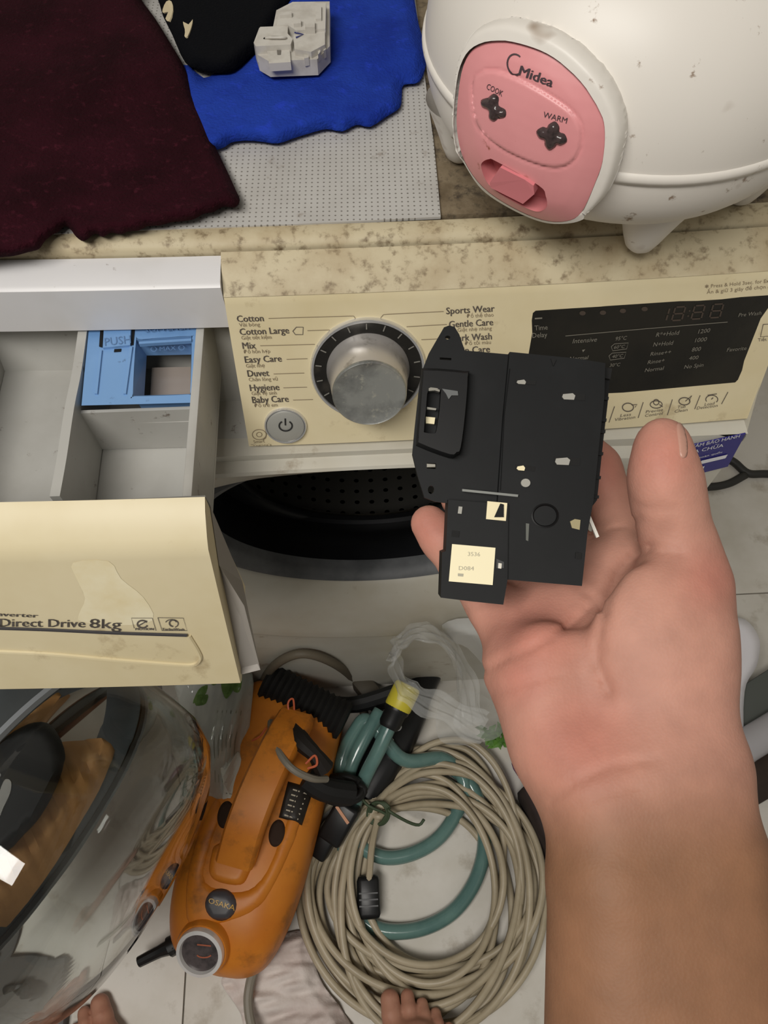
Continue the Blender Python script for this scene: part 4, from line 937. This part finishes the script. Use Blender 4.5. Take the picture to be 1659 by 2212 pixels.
# ================================================================== orange pressure washer
orange = mat('orange_plastic', (204, 124, 34), .45, c2=(194, 112, 28), sc2=12, dirt=(80, 52, 24), dsc=20, dlo=.58, dhi=.84)
ZW = .10
A0 = onz(463, 2105, .05); A1 = onz(648, 1490, .07)
ax_ = A1-A0; ax_[2] = 0; LN = np.linalg.norm(ax_); ax_ /= LN; sx_ = np.array([ax_[1], -ax_[0], 0]); upv = np.array([0, 0, 1.])
PW = thing('pressure_washer', 'orange pressure washer with a round gauge and top handle, on the floor', 'pressure washer', (A0+A1)/2*np.array([1, 1, 0]))
def wloc(a, s, z): return A0*np.array([1, 1, 0])+ax_*a+sx_*s+upv*z
# body: stations along the axis (a, half width, height)
sta = [(0.0, .012, .060), (.006, .040, .085), (.02, .060, .105), (.045, .072, .122), (.08, .080, .132), (.13, .084, .138), (.20, .084, .140), (.27, .082, .138), (LN-.06, .080, .134), (LN-.03, .076, .128), (LN-.008, .066, .112), (LN, .03, .08)]
b = MB(); G = []; tt = np.linspace(0, 2*np.pi, 40, endpoint=False)
S2_ = catmull(sta, 4)
for a, hw, h in S2_:
    row = []
    for t in tt:
        c, s = math.cos(t), math.sin(t); e = .62
        x = math.copysign(abs(c)**e, c)*hw; z = math.copysign(abs(s)**e, s)
        row.append(wloc(a, x, .006+(z+1)/2*(h-.006)))
    G.append(row)
b.grid(G, closed_v=True); n = len(G); b.f.append(list(range(40))); b.f.append([(n-1)*40+39-i for i in range(40)])
wb = b.obj('body', orange, PW, smooth=50); WBS = Surf(bvh_of(wb))
def wpix(px, py, z): return onz(px, py, z)
# shoulder shell around the handle foot
def wpatch(o_, h, nm, m, step=8, par=None, edge=10, **k):
    low_ = k.pop('low', -.001); V, Fc = patch(o_, k.pop('on', WBS), lambda d_, p: low_+h*min(1, d_/edge)**.6, step=step, smoothn=k.pop('sm', 4), skirt=low_-.003); return obj(nm, V, Fc, m, par or PW, smooth=180, **k)
wpatch([(455, 1850), (470, 1822), (545, 1812), (556, 1840), (540, 1885), (520, 1912), (470, 1905), (452, 1885)], .012, 'handle_foot', orange)
wpatch([(408, 2000), (402, 1900), (430, 1790), (470, 1720), (478, 1760), (452, 1840), (445, 1905), (520, 1925), (575, 1880), (640, 1720), (662, 1700), (650, 1780), (610, 1880), (560, 1960), (480, 1995)], .005, 'top_shell', orange, edge=14)
WBS2 = Surf(bvh_of(wb, *[o for o in bpy.data.objects if o.name in ('top_shell', 'handle_foot')]))
# handle: arched flat bar
hp = [(508, 1862, .150), (528, 1790, .178), (556, 1715, .190), (590, 1640, .192), (616, 1590, .186), (640, 1550, .160)]
C_ = catmull([wpix(x, y, z) for x, y, z in hp], 5); b = MB(); G = []
for i, p in enumerate(C_):
    T = C_[min(i+1, len(C_)-1)]-C_[max(i-1, 0)]; T /= np.linalg.norm(T); u = sx_; nn = np.cross(u, T); nn /= np.linalg.norm(nn)
    nn = nn if nn[2] > 0 else -nn
    hw, th_ = .0245, .011
    G.append([p+u*a*hw+nn*c*th_ for a, c in ((-1, -1), (-1, .5), (-.85, 1), (.85, 1), (1, .5), (1, -1))])
b.grid(G, closed_v=True); b.f.append([0, 1, 2, 3, 4, 5][::-1]); k = (len(C_)-1)*6; b.f.append([k+i for i in range(6)])
b.obj('handle', orange, PW, smooth=40)
for (x, y) in ((598, 1800), (487, 1760)):
    wpatch(circ(x, y, 17, 30, 14, rot=12)[:-1].tolist(), .0012, 'grip_hole_shade', mat('shadow_brown', (46, 26, 10), .8), edge=3, step=6, low=.0003, on=WBS2)  # dark patches paint the shade inside the grip openings
# rating plate
rp = wpatch([(640, 1693), (678, 1702), (652, 1783), (602, 1766), (622, 1688)], .0035, 'rating_plate', mat('plate_black', (34, 28, 22), .5), edge=3, sm=0, low=.0005, on=WBS2)
RPS = Surf(bvh_of(rp)); ls = []
for k in range(6):
    for c0, c1 in ((.12, .36), (.42, .9)):
        a = np.array((634, 1700))+np.array((-22, 66))*k/6.; d_ = np.array((38, 12.)); ls.append(([a+d_*c0+(-6, 4), a+d_*c1+(-6, 4)], 3.0))
lettering('rating_print', RPS, mat('plate_print', (190, 180, 160), .6), PW, [], ls, off=.0006)
# badge
bd = wpatch(circ(477, 1954, 34, 35, 22)[:-1].tolist(), .004, 'badge', mat('badge_grey', (70, 68, 72), .4), edge=4, sm=0, low=.0005, on=WBS2)
lettering('badge_lettering', Surf(bvh_of(bd)), mat('gold_print', (222, 178, 90), .4), bd, [('OSAKA', (450, 1950), (506, 1967), 12, (.22, -1))], [], off=.0008)
# gauge
gc = WBS.hit(441, 2043); gn = upv*.80-ax_*.48; gn = gn/np.linalg.norm(gn)
gc = gc+gn*.002
MB().lathe([(.034, -.02), (.034, .004), (.032, .008), (.026, .008)], gc, gn, 40).obj('gauge_collar', orange, PW, smooth=40)
MB().lathe([(.0290, .004), (.0305, .010), (.0295, .016), (.0250, .017), (.0238, .012)], gc, gn, 48).obj('gauge_ring', mat('bright_ring', (232, 230, 228), .25, .3), PW, smooth=50)
gf = MB().lathe([(.0242, .012), (.0, .0125)], gc, gn, 40).obj('gauge_face', mat('gauge_face', (86, 78, 78), .25, c2=(60, 56, 56), sc2=60), PW)
lettering('gauge_needle', Surf(bvh_of(gf)), mat('needle_red', (170, 96, 70), .5), gf, [], [([(426, 2040), (456, 2043)], 3.2), (circ(441, 2060, 16, 8, 12, 20, 160), 3)], off=.0006)
# black inlet and side parts
MB().tube([wpix(380, 2040, .05), wpix(345, 2055, .045), wpix(300, 2078, .04)], [.012, .008, .007], 10, 4).obj('inlet_spout', blackp, PW)
MB().tube([wpix(392, 2032, .05), wpix(366, 2046, .048)], .013, 12, 2).obj('inlet_collar', blackp, PW)
MB().box(wpix(592, 2020, .05), (.03, .018, .03), ax=(ax_, sx_, upv), bev=.004).obj('switch', blackp, PW, smooth=40)
MB().prism([wpix(x, y, .07) for x, y in ((606, 1990), (634, 1890), (644, 1896), (616, 1996))], (0, 0, -.05)).obj('side_rail', orange, PW, smooth=0)
# black ridged roller at the far end
r0, r1 = wpix(575, 1472, .115), wpix(745, 1560, .105)
b = MB(); prf_ = []
dl = np.linalg.norm(r1-r0)
for i in range(29):
    h = dl*i/28; prf_.append((.030 if i % 2 else .026, h))
prf_ = [(.001, 0), (.020, 0)]+prf_+[(.02, dl), (.001, dl)]
b.lathe(prf_, r0, r1-r0, 24); b.obj('ridged_roller', mat('matt_black', (14, 13, 12), .7), PW, smooth=25)
# cable, wires, tape at the top
gcab = mat('grey_cable', (128, 122, 110), .55)
MB().tube([wpix(585, 1560, .15), wpix(590, 1600, .19), wpix(625, 1655, .205), wpix(670, 1680, .19), wpix(705, 1683, .16)], .0048, 8, 6).obj('cable', gcab, PW)
rw = mat('red_wire', (196, 96, 60), .5)
MB().tube([wpix(628, 1558, .165), wpix(622, 1520, .17), wpix(633, 1510, .17), wpix(636, 1540, .165)], .0014, 6, 5).obj('wire', rw, PW)
MB().tube([wpix(660, 1650, .2), wpix(680, 1632, .2), wpix(684, 1652, .2), wpix(664, 1660, .2)], .0016, 6, 5).obj('wire', rw, PW)
MB().tube([wpix(545, 1600, .15), wpix(562, 1590, .16), wpix(575, 1572, .16)], .0014, 6, 5).obj('wire', rw, PW)
b = MB(); b.tube([wpix(630, 1562, .172), wpix(650, 1600, .19), wpix(680, 1630, .19), wpix(700, 1660, .175)], [.008, .013, .010, .014], 9, 4); b.obj('tape_wrap', mat('black_tape', (24, 18, 14), .6), PW)
MB().tube([wpix(660, 1680, .15), wpix(700, 1705, .14), wpix(760, 1715, .12)], .016, 10, 4).obj('cable_wrap', mat('matt_black2', (16, 16, 16), .7), PW)
# grey cable from the washer down to the near edge
MB().tube([wpix(552, 2085, .05), wpix(540, 2125, .042), wpix(536, 2170, .040), wpix(548, 2230, .036), wpix(590, 2330, .008)], .0062, 10, 6).obj('lead', gcab, PW)

# ================================================================== beige cable coil
bg = mat('beige_cable', (176, 164, 140), .42, c2=(160, 148, 124), sc2=14)
PATH = []; RG = np.random.default_rng(11)
NL = 18; tie = np.array((813., 1752.))
for i in range(NL):
    a = 146+116*((i*5 % NL)/(NL-1))+RG.uniform(-4, 4); bb_ = 172+158*((i*7 % NL)/(NL-1))
    cx = 922+RG.uniform(-26, 22)+(206-a)*.12; cy = 1915+RG.uniform(-22, 22)+(bb_-215)*.10; rot = math.radians(RG.uniform(-14, 10))
    z0 = .008+.030*((i*6 % NL)/(NL-1)); tz = .030+.020*RG.random(); tj = tie+RG.uniform(-13, 13, 2)
    ta = math.atan2(tie[1]-cy, tie[0]-cx)
    for k in range(20):
        t = ta+2*math.pi*k/20; dt = abs((t-ta+math.pi) % (2*math.pi)-math.pi); w_ = math.exp(-(dt/.50)**2)
        ex, ey = a*math.cos(t-rot), bb_*math.sin(t-rot); p = np.array((cx+ex*math.cos(rot)-ey*math.sin(rot), cy+ex*math.sin(rot)+ey*math.cos(rot)))
        q = tj+(p-np.array((cx, cy)))*.0+np.array((math.sin(dt)*0, 0)); p = p*(1-w_)+(tj*.75+p*.25)*w_
        PATH.append(onz(p[0], p[1], z0*(1-w_)+tz*w_+.006*(1-w_)*math.sin(3*t+i)+.004))
MB().tube(PATH, .0052, 8, 6).obj('cable_coil', bg, smooth=180, label='coil of long beige cable tied with green wire on the floor', cat='cable')
# plugs belong to the cable end
PL = thing('power_plug', 'black plug on a short beige lead inside the cable coil', 'plug', onz(795, 1975, .0))
MB().tube([onz(815, 1770, .045), onz(803, 1830, .045), onz(797, 1905, .035)], .0048, 8, 6).obj('lead', bg, PL)
b = MB(); q0, q1 = onz(795, 1890, .026), onz(798, 1985, .02); a3 = (q1-q0)/np.linalg.norm(q1-q0); s3 = np.cross(a3, upv); s3 /= np.linalg.norm(s3)
b.box((q0+q1)/2, (np.linalg.norm(q1-q0), .032, .030), ax=(a3, s3, np.cross(s3, a3)), bev=.007); b.obj('plug_body', blackp, PL, smooth=50)
for k in (-1, 0, 1): b = MB().box((q0+q1)/2+a3*(.004+.008*k)+np.array([0, 0, .0152]), (.002, .026, .002), ax=(a3, s3, np.cross(s3, a3))); b.obj('grip_ridge', blackp, PL, smooth=0)
PL2 = thing('power_plug', 'black rectangular plug leaning on the orange washer above the coil', 'plug', onz(720, 1810, .0))
q0, q1 = onz(757, 1735, .075), onz(712, 1815, .05); a3 = (q1-q0)/np.linalg.norm(q1-q0); s3 = np.cross(a3, upv); s3 /= np.linalg.norm(s3)
MB().box((q0+q1)/2, (np.linalg.norm(q1-q0), .036, .030), ax=(a3, s3, np.cross(s3, a3)), bev=.005).obj('plug_body', blackp, PL2, smooth=50)
MB().box(q0+a3*.014+np.cross(s3, a3)*.0155, (.004, .026, .003), ax=(a3+s3*.4, s3-a3*.4, np.cross(s3, a3))).obj('contact_strip', mat('copper_strip', (200, 150, 120), .4, .5), PL2, smooth=0)
MB().tube([onz(690, 1822, .05), onz(665, 1880, .03), onz(640, 1960, .012)], .005, 8, 5).obj('lead', bg, PL2)
MB().box(q1+a3*.004+s3*.004, (.05, .026, .026), ax=(a3, s3, np.cross(s3, a3)), bev=.005).obj('strain_relief', blackp, PL2, smooth=50)
b = MB(); P_ = []
for k in range(60):
    a = k/60*2*np.pi*5; r_ = 1-.10*(k/60*5 % 2); P_.append(onz(738+48*r_*math.cos(a), 1705+30*r_*math.sin(a), .088+.003*math.sin(a*1.7)+.004*(k/60)))
b.tube(P_, .0055, 7, 3); b.obj('cord_bundle', mat('cord_black', (24, 24, 24), .5), smooth=180, label='black cord wound in a small oval bundle beside the washer', cat='cord')
gt = mat('green_tie', (62, 76, 54), .6)
b = MB(); P_ = []
for k in range(40):
    a = k/40*2*np.pi*3; P_.append(onz(812+20*math.cos(a)+k*.3, 1757+24*math.sin(a), .056+.012*math.cos(a*1.0+1)))
b.tube([onz(775, 1715, .07), onz(795, 1740, .07)]+P_+[onz(840, 1752, .07), onz(880, 1775, .06), onz(905, 1782, .055), onz(916, 1770, .058)], .0022, 6, 3)
b.obj('wire_tie', gt, smooth=180, label='dark green twist tie around the beige cable coil', cat='wire tie')

# ================================================================== green water hose with yellow connector
gh = mat('green_hose', (96, 128, 122), .2, coat=.4, c2=(84, 116, 112), sc2=20)
HS_ = thing('garden_hose', 'translucent green water hose with a yellow tap connector', 'hose', onz(900, 1850, 0))
b = MB(); b.tube([onz(845, 1560, .115), onz(818, 1620, .10), onz(788, 1680, .08), onz(765, 1745, .05), onz(768, 1815, .02), onz(830, 1852, .012), onz(905, 1838, .012), onz(965, 1790, .012), onz(1005, 1700, .014), onz(960, 1640, .03), onz(870, 1640, .06), onz(800, 1560, .08), onz(770, 1575, .08), onz(735, 1660, .07), onz(740, 1800, .03), onz(765, 1950, .012), onz(812, 2005, .010), onz(900, 2008, .010), onz(980, 1968, .010), onz(1032, 1890, .010), onz(1046, 1800, .010), onz(1020, 1700, .012), onz(950, 1640, .02)], .0105, 12, 8)
b.obj('hose', gh, HS_, smooth=180)
b = MB(); b.tube([onz(822, 1535, .09), onz(790, 1590, .085), onz(760, 1650, .075), onz(748, 1700, .06)], .0105, 12, 6); b.obj('hose_loop', gh, HS_, smooth=180)
c0, c1 = onz(838, 1572, .118), onz(882, 1480, .135); dr = (c1-c0); ln = np.linalg.norm(dr)
MB().lathe([(.0, 0), (.0135, 0), (.016, .006), (.016, .022), (.0185, .026), (.0185, .030), (.0, .032)], c0, dr, 24).obj('connector_collar', blackp, HS_, smooth=35)
MB().lathe([(.0, .028), (.0175, .028), (.0195, .032), (.0195, ln-.004), (.0175, ln), (.013, ln+.001), (.012, ln-.01), (0, ln-.01)], c0, dr, 32).obj('connector_head', mat('yellow_plastic', (206, 192, 60), .4, dirt=(120, 100, 40), dsc=60, dlo=.66, dhi=.76), HS_, smooth=35)
# ================================================================== black spray gun / lance
SG_ = thing('spray_gun', 'long black spray gun lying behind the coiled cable', 'spray gun', onz(860, 1600, 0))
g0, g1 = onz(958, 1395, .05), onz(770, 1735, .05); ga = (g1-g0)/np.linalg.norm(g1-g0); gs = np.cross(ga, upv); gs /= np.linalg.norm(gs)
b = MB(); G = []
for t, hw, hh in ((0, .014, .014), (.08, .018, .018), (.3, .022, .022), (.42, .030, .026), (.6, .034, .03), (.8, .032, .03), (.95, .026, .026), (1, .012, .012)):
    p = g0+(g1-g0)*t; p = np.array([p[0], p[1], hh+.002])
    G.append([p+gs*hw*math.copysign(abs(math.cos(a))**.7, math.cos(a))+upv*hh*math.copysign(abs(math.sin(a))**.7, math.sin(a)) for a in np.linspace(0, 2*np.pi, 20, endpoint=False)])
b.grid(G, closed_v=True); k = len(G); b.f += [list(range(20)), [(k-1)*20+19-i for i in range(20)]]; b.obj('barrel', mat('gun_black', (20, 21, 23), .35), SG_, smooth=45)
MB().tube([g0+ga*.10+gs*.02+upv*.02, g0+ga*.15+gs*.07+upv*.012, g0+ga*.17+gs*.11+upv*.012], [.014, .013, .011], 10, 4).obj('trigger_grip', blackp, SG_)
for t in (.55, .63): MB().lathe([(.0, .0), (.006, 0), (.006, .003), (0, .004)], g0+(g1-g0)*t+upv*(.0085), (0, 0, 1), 12).obj('screw', chrome, SG_)
# black cable arching on the floor behind the washer
MB().tube([onz(560, 1490, .01), ony(590, 1440, -.056), ony(650, 1412, -.056), ony(720, 1432, -.056), onz(768, 1475, .007), onz(785, 1540, .007), onz(775, 1590, .007)], .0065, 8, 6).obj('cable', mat('dirty_cable', (98, 90, 76), .6), smooth=180, label='dirty grey cable arching on the floor under the machine front', cat='cable')
MB().box(onz(800, 1498, .02), (.06, .03, .036), ax=((.6, -.8, 0), (.8, .6, 0), (0, 0, 1)), bev=.006).obj('adapter', mat('adapter_dark', (70, 64, 54), .5), smooth=40, label='small dark adapter block on the floor left of the yellow connector', cat='adapter')
#@@PART4
# ================================================================== bags, rag, odds and ends
def film(name, c, alpha, rough=.15):
    m = mat(name, c, rough, alpha=alpha, spec=.8); return m
clear = film('clear_film', (226, 228, 226), .30, .10)
white_film = film('milky_film', (214, 214, 210), .75, .25)
# clear bag with twisted handles
BG = thing('plastic_bag', 'crumpled clear plastic bag with a looped handle behind the wrist', 'plastic bag', onz(1000, 1500, 0))
def ribbon(pts, wid, tw, nm, m, par, n=5, rough_=.004):
    C_ = catmull(pts, 6); G = []
    for i, p in enumerate(C_):
        T = C_[min(i+1, len(C_)-1)]-C_[max(i-1, 0)]; T /= np.linalg.norm(T); u = np.cross(T, upv); u /= np.linalg.norm(u)+1e-9; v = np.cross(T, u)
        a = tw*i/len(C_); wv = wid[0]+(wid[1]-wid[0])*i/len(C_); row = []
        for k in np.linspace(-1, 1, n*4+1):
            row.append(p+(u*math.cos(a)+v*math.sin(a))*k*wv*(1+.18*math.sin(i*.9+k))+(v*math.cos(a)-u*math.sin(a))*rough_*(math.sin(k*9+i*.35)+.6*math.sin(k*17-i*.5)))
        G.append(row)
    return MB().grid(G).obj(nm, m, par, smooth=180)
ribbon([onz(x, y, z) for x, y, z in ((1045, 1578, .12), (965, 1535, .15), (900, 1505, .17), (868, 1478, .18))]+[ony(x, y, -.082) for x, y in ((850, 1430), (852, 1398), (870, 1382))], (.024, .008), .5, 'handle', clear, BG, rough_=.003)
ribbon([ony(x, y, -.082) for x, y in ((862, 1388), (905, 1364), (950, 1378), (985, 1420))]+[onz(x, y, z) for x, y, z in ((1008, 1490, .15), (1018, 1565, .12))], (.009, .024), -.4, 'handle', clear, BG, rough_=.003)
V, Fc = patch([(945, 1530), (985, 1490), (1040, 1500), (1090, 1545), (1080, 1590), (1030, 1605), (975, 1610), (945, 1590)], Surf(z=.07), lambda d_, p: .04*min(1, d_/40)+.014*wob(p, 12)+.008*wob(p, 5), step=6, smoothn=3); obj('bag_body', V, Fc, clear, BG, smooth=180)
V, Fc = patch([(955, 1350), (1010, 1335), (1080, 1360), (1100, 1450), (1060, 1450), (1010, 1400), (975, 1385)], Surf(y=-.062), lambda d_, p: .012*min(1, d_/30)+.006*wob(p, 16), step=7, smoothn=3)
obj('plastic_bag', V, Fc, white_film, smooth=180, label='milky white plastic bag beside the machine, left of the wrist', cat='plastic bag')
# green leaves and purple pack beside the wrist
leafm = mat('leaf_green', (84, 128, 44), .6, c2=(60, 100, 34), sc2=80)
HB = thing('herb_bunch', 'small bunch of green herbs beside the wrist', 'herbs', onz(1075, 1590, 0))
for k in range(26):
    a = RG.uniform(0, 6.28); c0 = onz(1068+RG.uniform(-34, 34), 1588+RG.uniform(-22, 22), .055+RG.uniform(0, .02)); u = np.array([math.cos(a), math.sin(a), RG.uniform(-.3, .5)]); v = np.array([-math.sin(a), math.cos(a), RG.uniform(-.3, .3)])
    MB().add([c0-u*.010, c0+v*.005+upv*.001, c0+u*.010, c0-v*.005+upv*.001, c0+upv*.002], [[0, 3, 4], [3, 2, 4], [2, 1, 4], [1, 0, 4]]).obj('leaf', leafm, HB, smooth=0)
MB().tube([onz(1080, 1610, .0), onz(1075, 1595, .03), onz(1068, 1585, .06)], .004, 6, 4).obj('stem', leafm, HB)
PK_ = thing('snack_pack', 'purple and pink foil pack right of the cable coil', 'pack', onz(1160, 1740, 0))
V, Fc = patch([(1105, 1650), (1125, 1625), (1180, 1640), (1260, 1700), (1260, 1790), (1190, 1740), (1130, 1690)], Surf(z=.10), lambda d_, p: .02*min(1, d_/25)+.006*wob(p, 14), step=7, skirt=-.095, smoothn=3)
pkb = obj('pack_body', V, Fc, mat('purple_foil', (84, 44, 84), .35, c2=(120, 70, 110), sc2=30), PK_, smooth=60)
PKB = Surf(bvh_of(pkb)); V, Fc = patch([(1108, 1690), (1138, 1655), (1160, 1690), (1150, 1695)], PKB, lambda d_, p: .001, step=8, smoothn=0); obj('pink_print', V, Fc, mat('pink_print', (206, 150, 158), .4), PK_, smooth=0)
V, Fc = patch([(1140, 1697), (1165, 1690), (1195, 1730), (1200, 1760), (1175, 1745)], PKB, lambda d_, p: .001, step=8, smoothn=0); obj('white_print', V, Fc, mat('lilac_print', (196, 188, 206), .4), PK_, smooth=0)
MB().box(onz(1225, 1775, .04), (.10, .14, .075), ax=((.9, .3, 0), (-.3, .9, 0), (0, 0, 1)), bev=.012).obj('dark_bag', mat('dark_cloth', (52, 42, 40), .8, c2=(40, 32, 30), sc2=30), smooth=50, label='dark brown bag on the floor behind the wrist', cat='bag')
# printed pouch left of the washer
PO_ = thing('plastic_pouch', 'clear pouch with green leaf print between glass door and orange washer', 'pouch', onz(470, 1620, 0))
pouch_o = [(375, 1455), (430, 1440), (500, 1440), (545, 1455), (543, 1530), (535, 1600), (520, 1680), (505, 1740), (480, 1735), (440, 1715), (430, 1640), (400, 1560)]
pm = film('pouch_film', (198, 204, 196), .55, .14)
V, Fc = patch(pouch_o, Surf(z=.13), lambda d_, p: .022*min(1, d_/30)+.007*wob(p, 16)+.003*math.sin(p[0]*.16+p[1]*.03), step=8, smoothn=3, skirt=-.125); po = obj('pouch_body', V, Fc, pm, PO_, smooth=180)
V, Fc = patch([tuple(np.array(p)*.96+np.array((470, 1590))*.04) for p in pouch_o], Surf(z=.085), lambda d_, p: -.004*wob(p, 20), step=14, smoothn=3); obj('pouch_back', V, Fc, white_film, PO_, smooth=180)
PS_ = Surf(bvh_of(po)); lg = mat('leaf_print', (104, 138, 70), .5, c2=(84, 116, 52), sc2=60)
for lf_ in ([(418, 1520), (430, 1490), (448, 1480), (440, 1505)], [(478, 1478), (490, 1455), (512, 1450), (505, 1490), (490, 1510), (482, 1500)], [(510, 1460), (522, 1466), (516, 1495), (504, 1490)], [(425, 1510), (448, 1500), (445, 1520), (425, 1525)], [(452, 1462), (470, 1450), (472, 1475), (458, 1480)]):
    V, Fc = patch(lf_, PS_, lambda d_, p: .0012, step=8, smoothn=3); obj('leaf_print', V, Fc, lg, PO_, smooth=0)
lettering('pouch_print', PS_, mat('pouch_lines', (120, 122, 110), .6), PO_, [], [([(470+10*k, 1535), (462+9*k, 1600), (466+7*k, 1690)], 1.6) for k in range(6)]+[([(528, 1632), (518, 1655), (530, 1660)], 2.5), ([(485, 1712), (508, 1718)], 2.5)], off=.001)
V, Fc = patch([(478, 1660), (512, 1625), (530, 1632), (516, 1690), (503, 1742), (478, 1735)], PS_, lambda d_, p: .0015, step=8, smoothn=0); obj('paper_label', V, Fc, mat('pouch_label', (206, 206, 196), .5), PO_, smooth=0)
V, Fc = patch([(506, 1700), (522, 1660), (528, 1664), (514, 1720), (506, 1738)], PS_, lambda d_, p: .0024, step=8, smoothn=0); obj('yellow_strip', V, Fc, mat('yellow_strip', (176, 166, 60), .5), PO_, smooth=0)
# rag
ragm = mat('white_rag', (214, 204, 198), .9, c2=(196, 182, 176), sc2=18, bump=.3, bsc=300)
V, Fc = patch([(478, 2118), (500, 2090), (540, 2070), (570, 2050), (590, 2030), (640, 2010), (672, 2020), (680, 2080), (700, 2130), (745, 2190), (760, 2260), (560, 2280), (520, 2190), (490, 2145)], Surf(z=.002), lambda d_, p: .004+.014*min(1, d_/30)+.016*wob(p, 15)*min(1, d_/20)+.014*abs(wob(p, 9))+.006*wob(p, 5), step=5, skirt=0, smoothn=3)
obj('rag', V, Fc, ragm, smooth=180, label='crumpled white rag on the floor between washer and cable coil', cat='rag')
# brown parcel and black bag left of the open door
brown = mat('brown_paper', (176, 128, 74), .7, c2=(152, 108, 60), sc2=10, bump=.5, bsc=60)
V, Fc = patch([(-260, 1700), (-100, 1600), (60, 1610), (150, 1600), (252, 1605), (240, 1690), (190, 1790), (110, 1920), (0, 2040), (-150, 2100), (-300, 2000)], Surf(z=.30), lambda d_, p: .03*min(1, d_/60)+.008*wob(p, 40)+.004*math.sin((p[0]*.8-p[1]*.55)*.16)*math.exp(-((p[0]+p[1]*.72-1370)/60)**2), step=12, skirt=-.295, smoothn=3)
obj('paper_parcel', V, Fc, brown, smooth=50, label='wrinkled brown paper parcel behind the open glass door', cat='parcel')
V, Fc = patch([(-300, 1440), (-60, 1440), (30, 1455), (85, 1530), (135, 1600), (140, 1665), (105, 1750), (60, 1805), (-20, 1860), (-300, 1910)], Surf(z=.36), lambda d_, p: .018*min(1, d_/18), step=14, skirt=-.03, smoothn=4)
bb = obj('black_pouch', V, Fc, mat('bag_black', (10, 10, 11), .6), smooth=60, label='black pouch with a grey strip on the brown parcel, left edge', cat='pouch')
V, Fc = patch([(-10, 1765), (-4, 1730), (10, 1690), (20, 1684), (27, 1692), (24, 1715), (10, 1745), (0, 1768)], Surf(bvh_of(bb)), lambda d_, p: .0015, step=8, skirt=0, smoothn=3); obj('grey_strip', V, Fc, mat('strip_grey', (150, 148, 144), .5), bb, smooth=0)
for pts, w_, c_, lb in (([(48, 1610), (140, 1530), (250, 1450)], .014, (52, 56, 56), 'dark grey slat leaning under the detergent drawer'), ([(85, 1612), (170, 1530), (255, 1462)], .009, (150, 112, 92), 'thin pinkish wooden slat beside the dark slat')):
    a, e = onz(*pts[0], .02), ony(*pts[2], -.066); dr = (e-a)/np.linalg.norm(e-a); sd = np.cross(dr, upv); sd /= np.linalg.norm(sd)
    MB().box((a+e)/2, (np.linalg.norm(e-a), w_*2.6, .012), ax=(dr, sd, np.cross(sd, dr)), bev=.002).obj('slat', mat('slat_%d' % c_[0], c_, .5), smooth=30, label=lb, cat='slat')
# right side: cable on the floor, white packaging, pipe, board
MB().tube([onz(x, y, .008) for x, y in ((1760, 1030), (1659, 1024), (1615, 1022), (1580, 995), (1530, 982), (1440, 975), (1400, 1000), (1440, 1045), (1520, 1052), (1570, 1046), (1610, 1026))], .0075, 8, 6).obj('cable', mat('dark_cable', (48, 48, 46), .55), smooth=180, label='dark cable looping on the floor right of the machine', cat='cable')
V, Fc = patch([(1540, 1340), (1580, 1334), (1610, 1338), (1634, 1365), (1642, 1395), (1634, 1440), (1612, 1478), (1606, 1530), (1604, 1600), (1575, 1610), (1530, 1600)], Surf(z=.02), lambda d_, p: .03+.015*min(1, d_/12)+.004*wob(p, 20), step=8, skirt=-.0, smoothn=3)
wp = obj('foam_pack', V, Fc, mat('white_foam', (232, 230, 236), .5), smooth=60, label='white plastic packaging with a green stripe right of the hand', cat='packaging')
V, Fc = patch([(1560, 1412), (1602, 1424), (1598, 1432), (1560, 1430)], Surf(bvh_of(wp)), lambda d_, p: .001, step=8, smoothn=0); obj('green_stripe', V, Fc, mat('stripe_green', (150, 176, 70), .5), wp, smooth=0)
MB().tube([onz(1520, 1680, .05), onz(1610, 1612, .05), onz(1720, 1545, .05)], .024, 16, 0).obj('pipe', mat('pipe_grey', (176, 174, 178), .4), smooth=60, label='light grey plastic pipe on the floor at the right edge', cat='pipe')
a, e = onz(1540, 1740, .02), onz(1740, 1625, .02); dr = (e-a)/np.linalg.norm(e-a); sd = np.cross(dr, upv)
MB().box((a+e)/2, (np.linalg.norm(e-a), .055, .03), ax=(dr, sd, upv), bev=.003).obj('board', mat('dark_wood', (44, 32, 26), .6, c2=(58, 44, 34), sc2=30), smooth=30, label='dark brown board on the floor below the grey pipe', cat='board')
a, e = onz(1560, 1600, .02), onz(1760, 1470, .02); dr = (e-a)/np.linalg.norm(e-a); sd = np.cross(dr, upv)
MB().box((a+e)/2+sd*-.01, (np.linalg.norm(e-a), .08, .03), ax=(dr, sd, upv), bev=.003).obj('shade_box', mat('shade_grey', (86, 90, 86), .6), smooth=30, label='floor shade built as a flat dark grey tray behind the pipe at the right edge', cat='shade_box')  # dark box stands in for the shaded floor behind the pipe
# sandal strap near the left foot
SD = thing('sandal', 'black sandal strap near the left toes, bottom left corner', 'sandal', onz(80, 2260, 0))
MB().box(onz(60, 2290, .01), (.09, .20, .02), bev=.008).obj('sole', mat('sole_grey', (96, 94, 92), .7), SD, smooth=40)
MB().tube([onz(40, 2190, .022), onz(66, 2184, .05), onz(82, 2212, .03)], .007, 8, 5, flat=.5).obj('strap', blackp, SD)
MB().tube([onz(82, 2230, .022), onz(84, 2196, .05), onz(76, 2170, .03)], .006, 8, 5, flat=.5).obj('strap', blackp, SD)
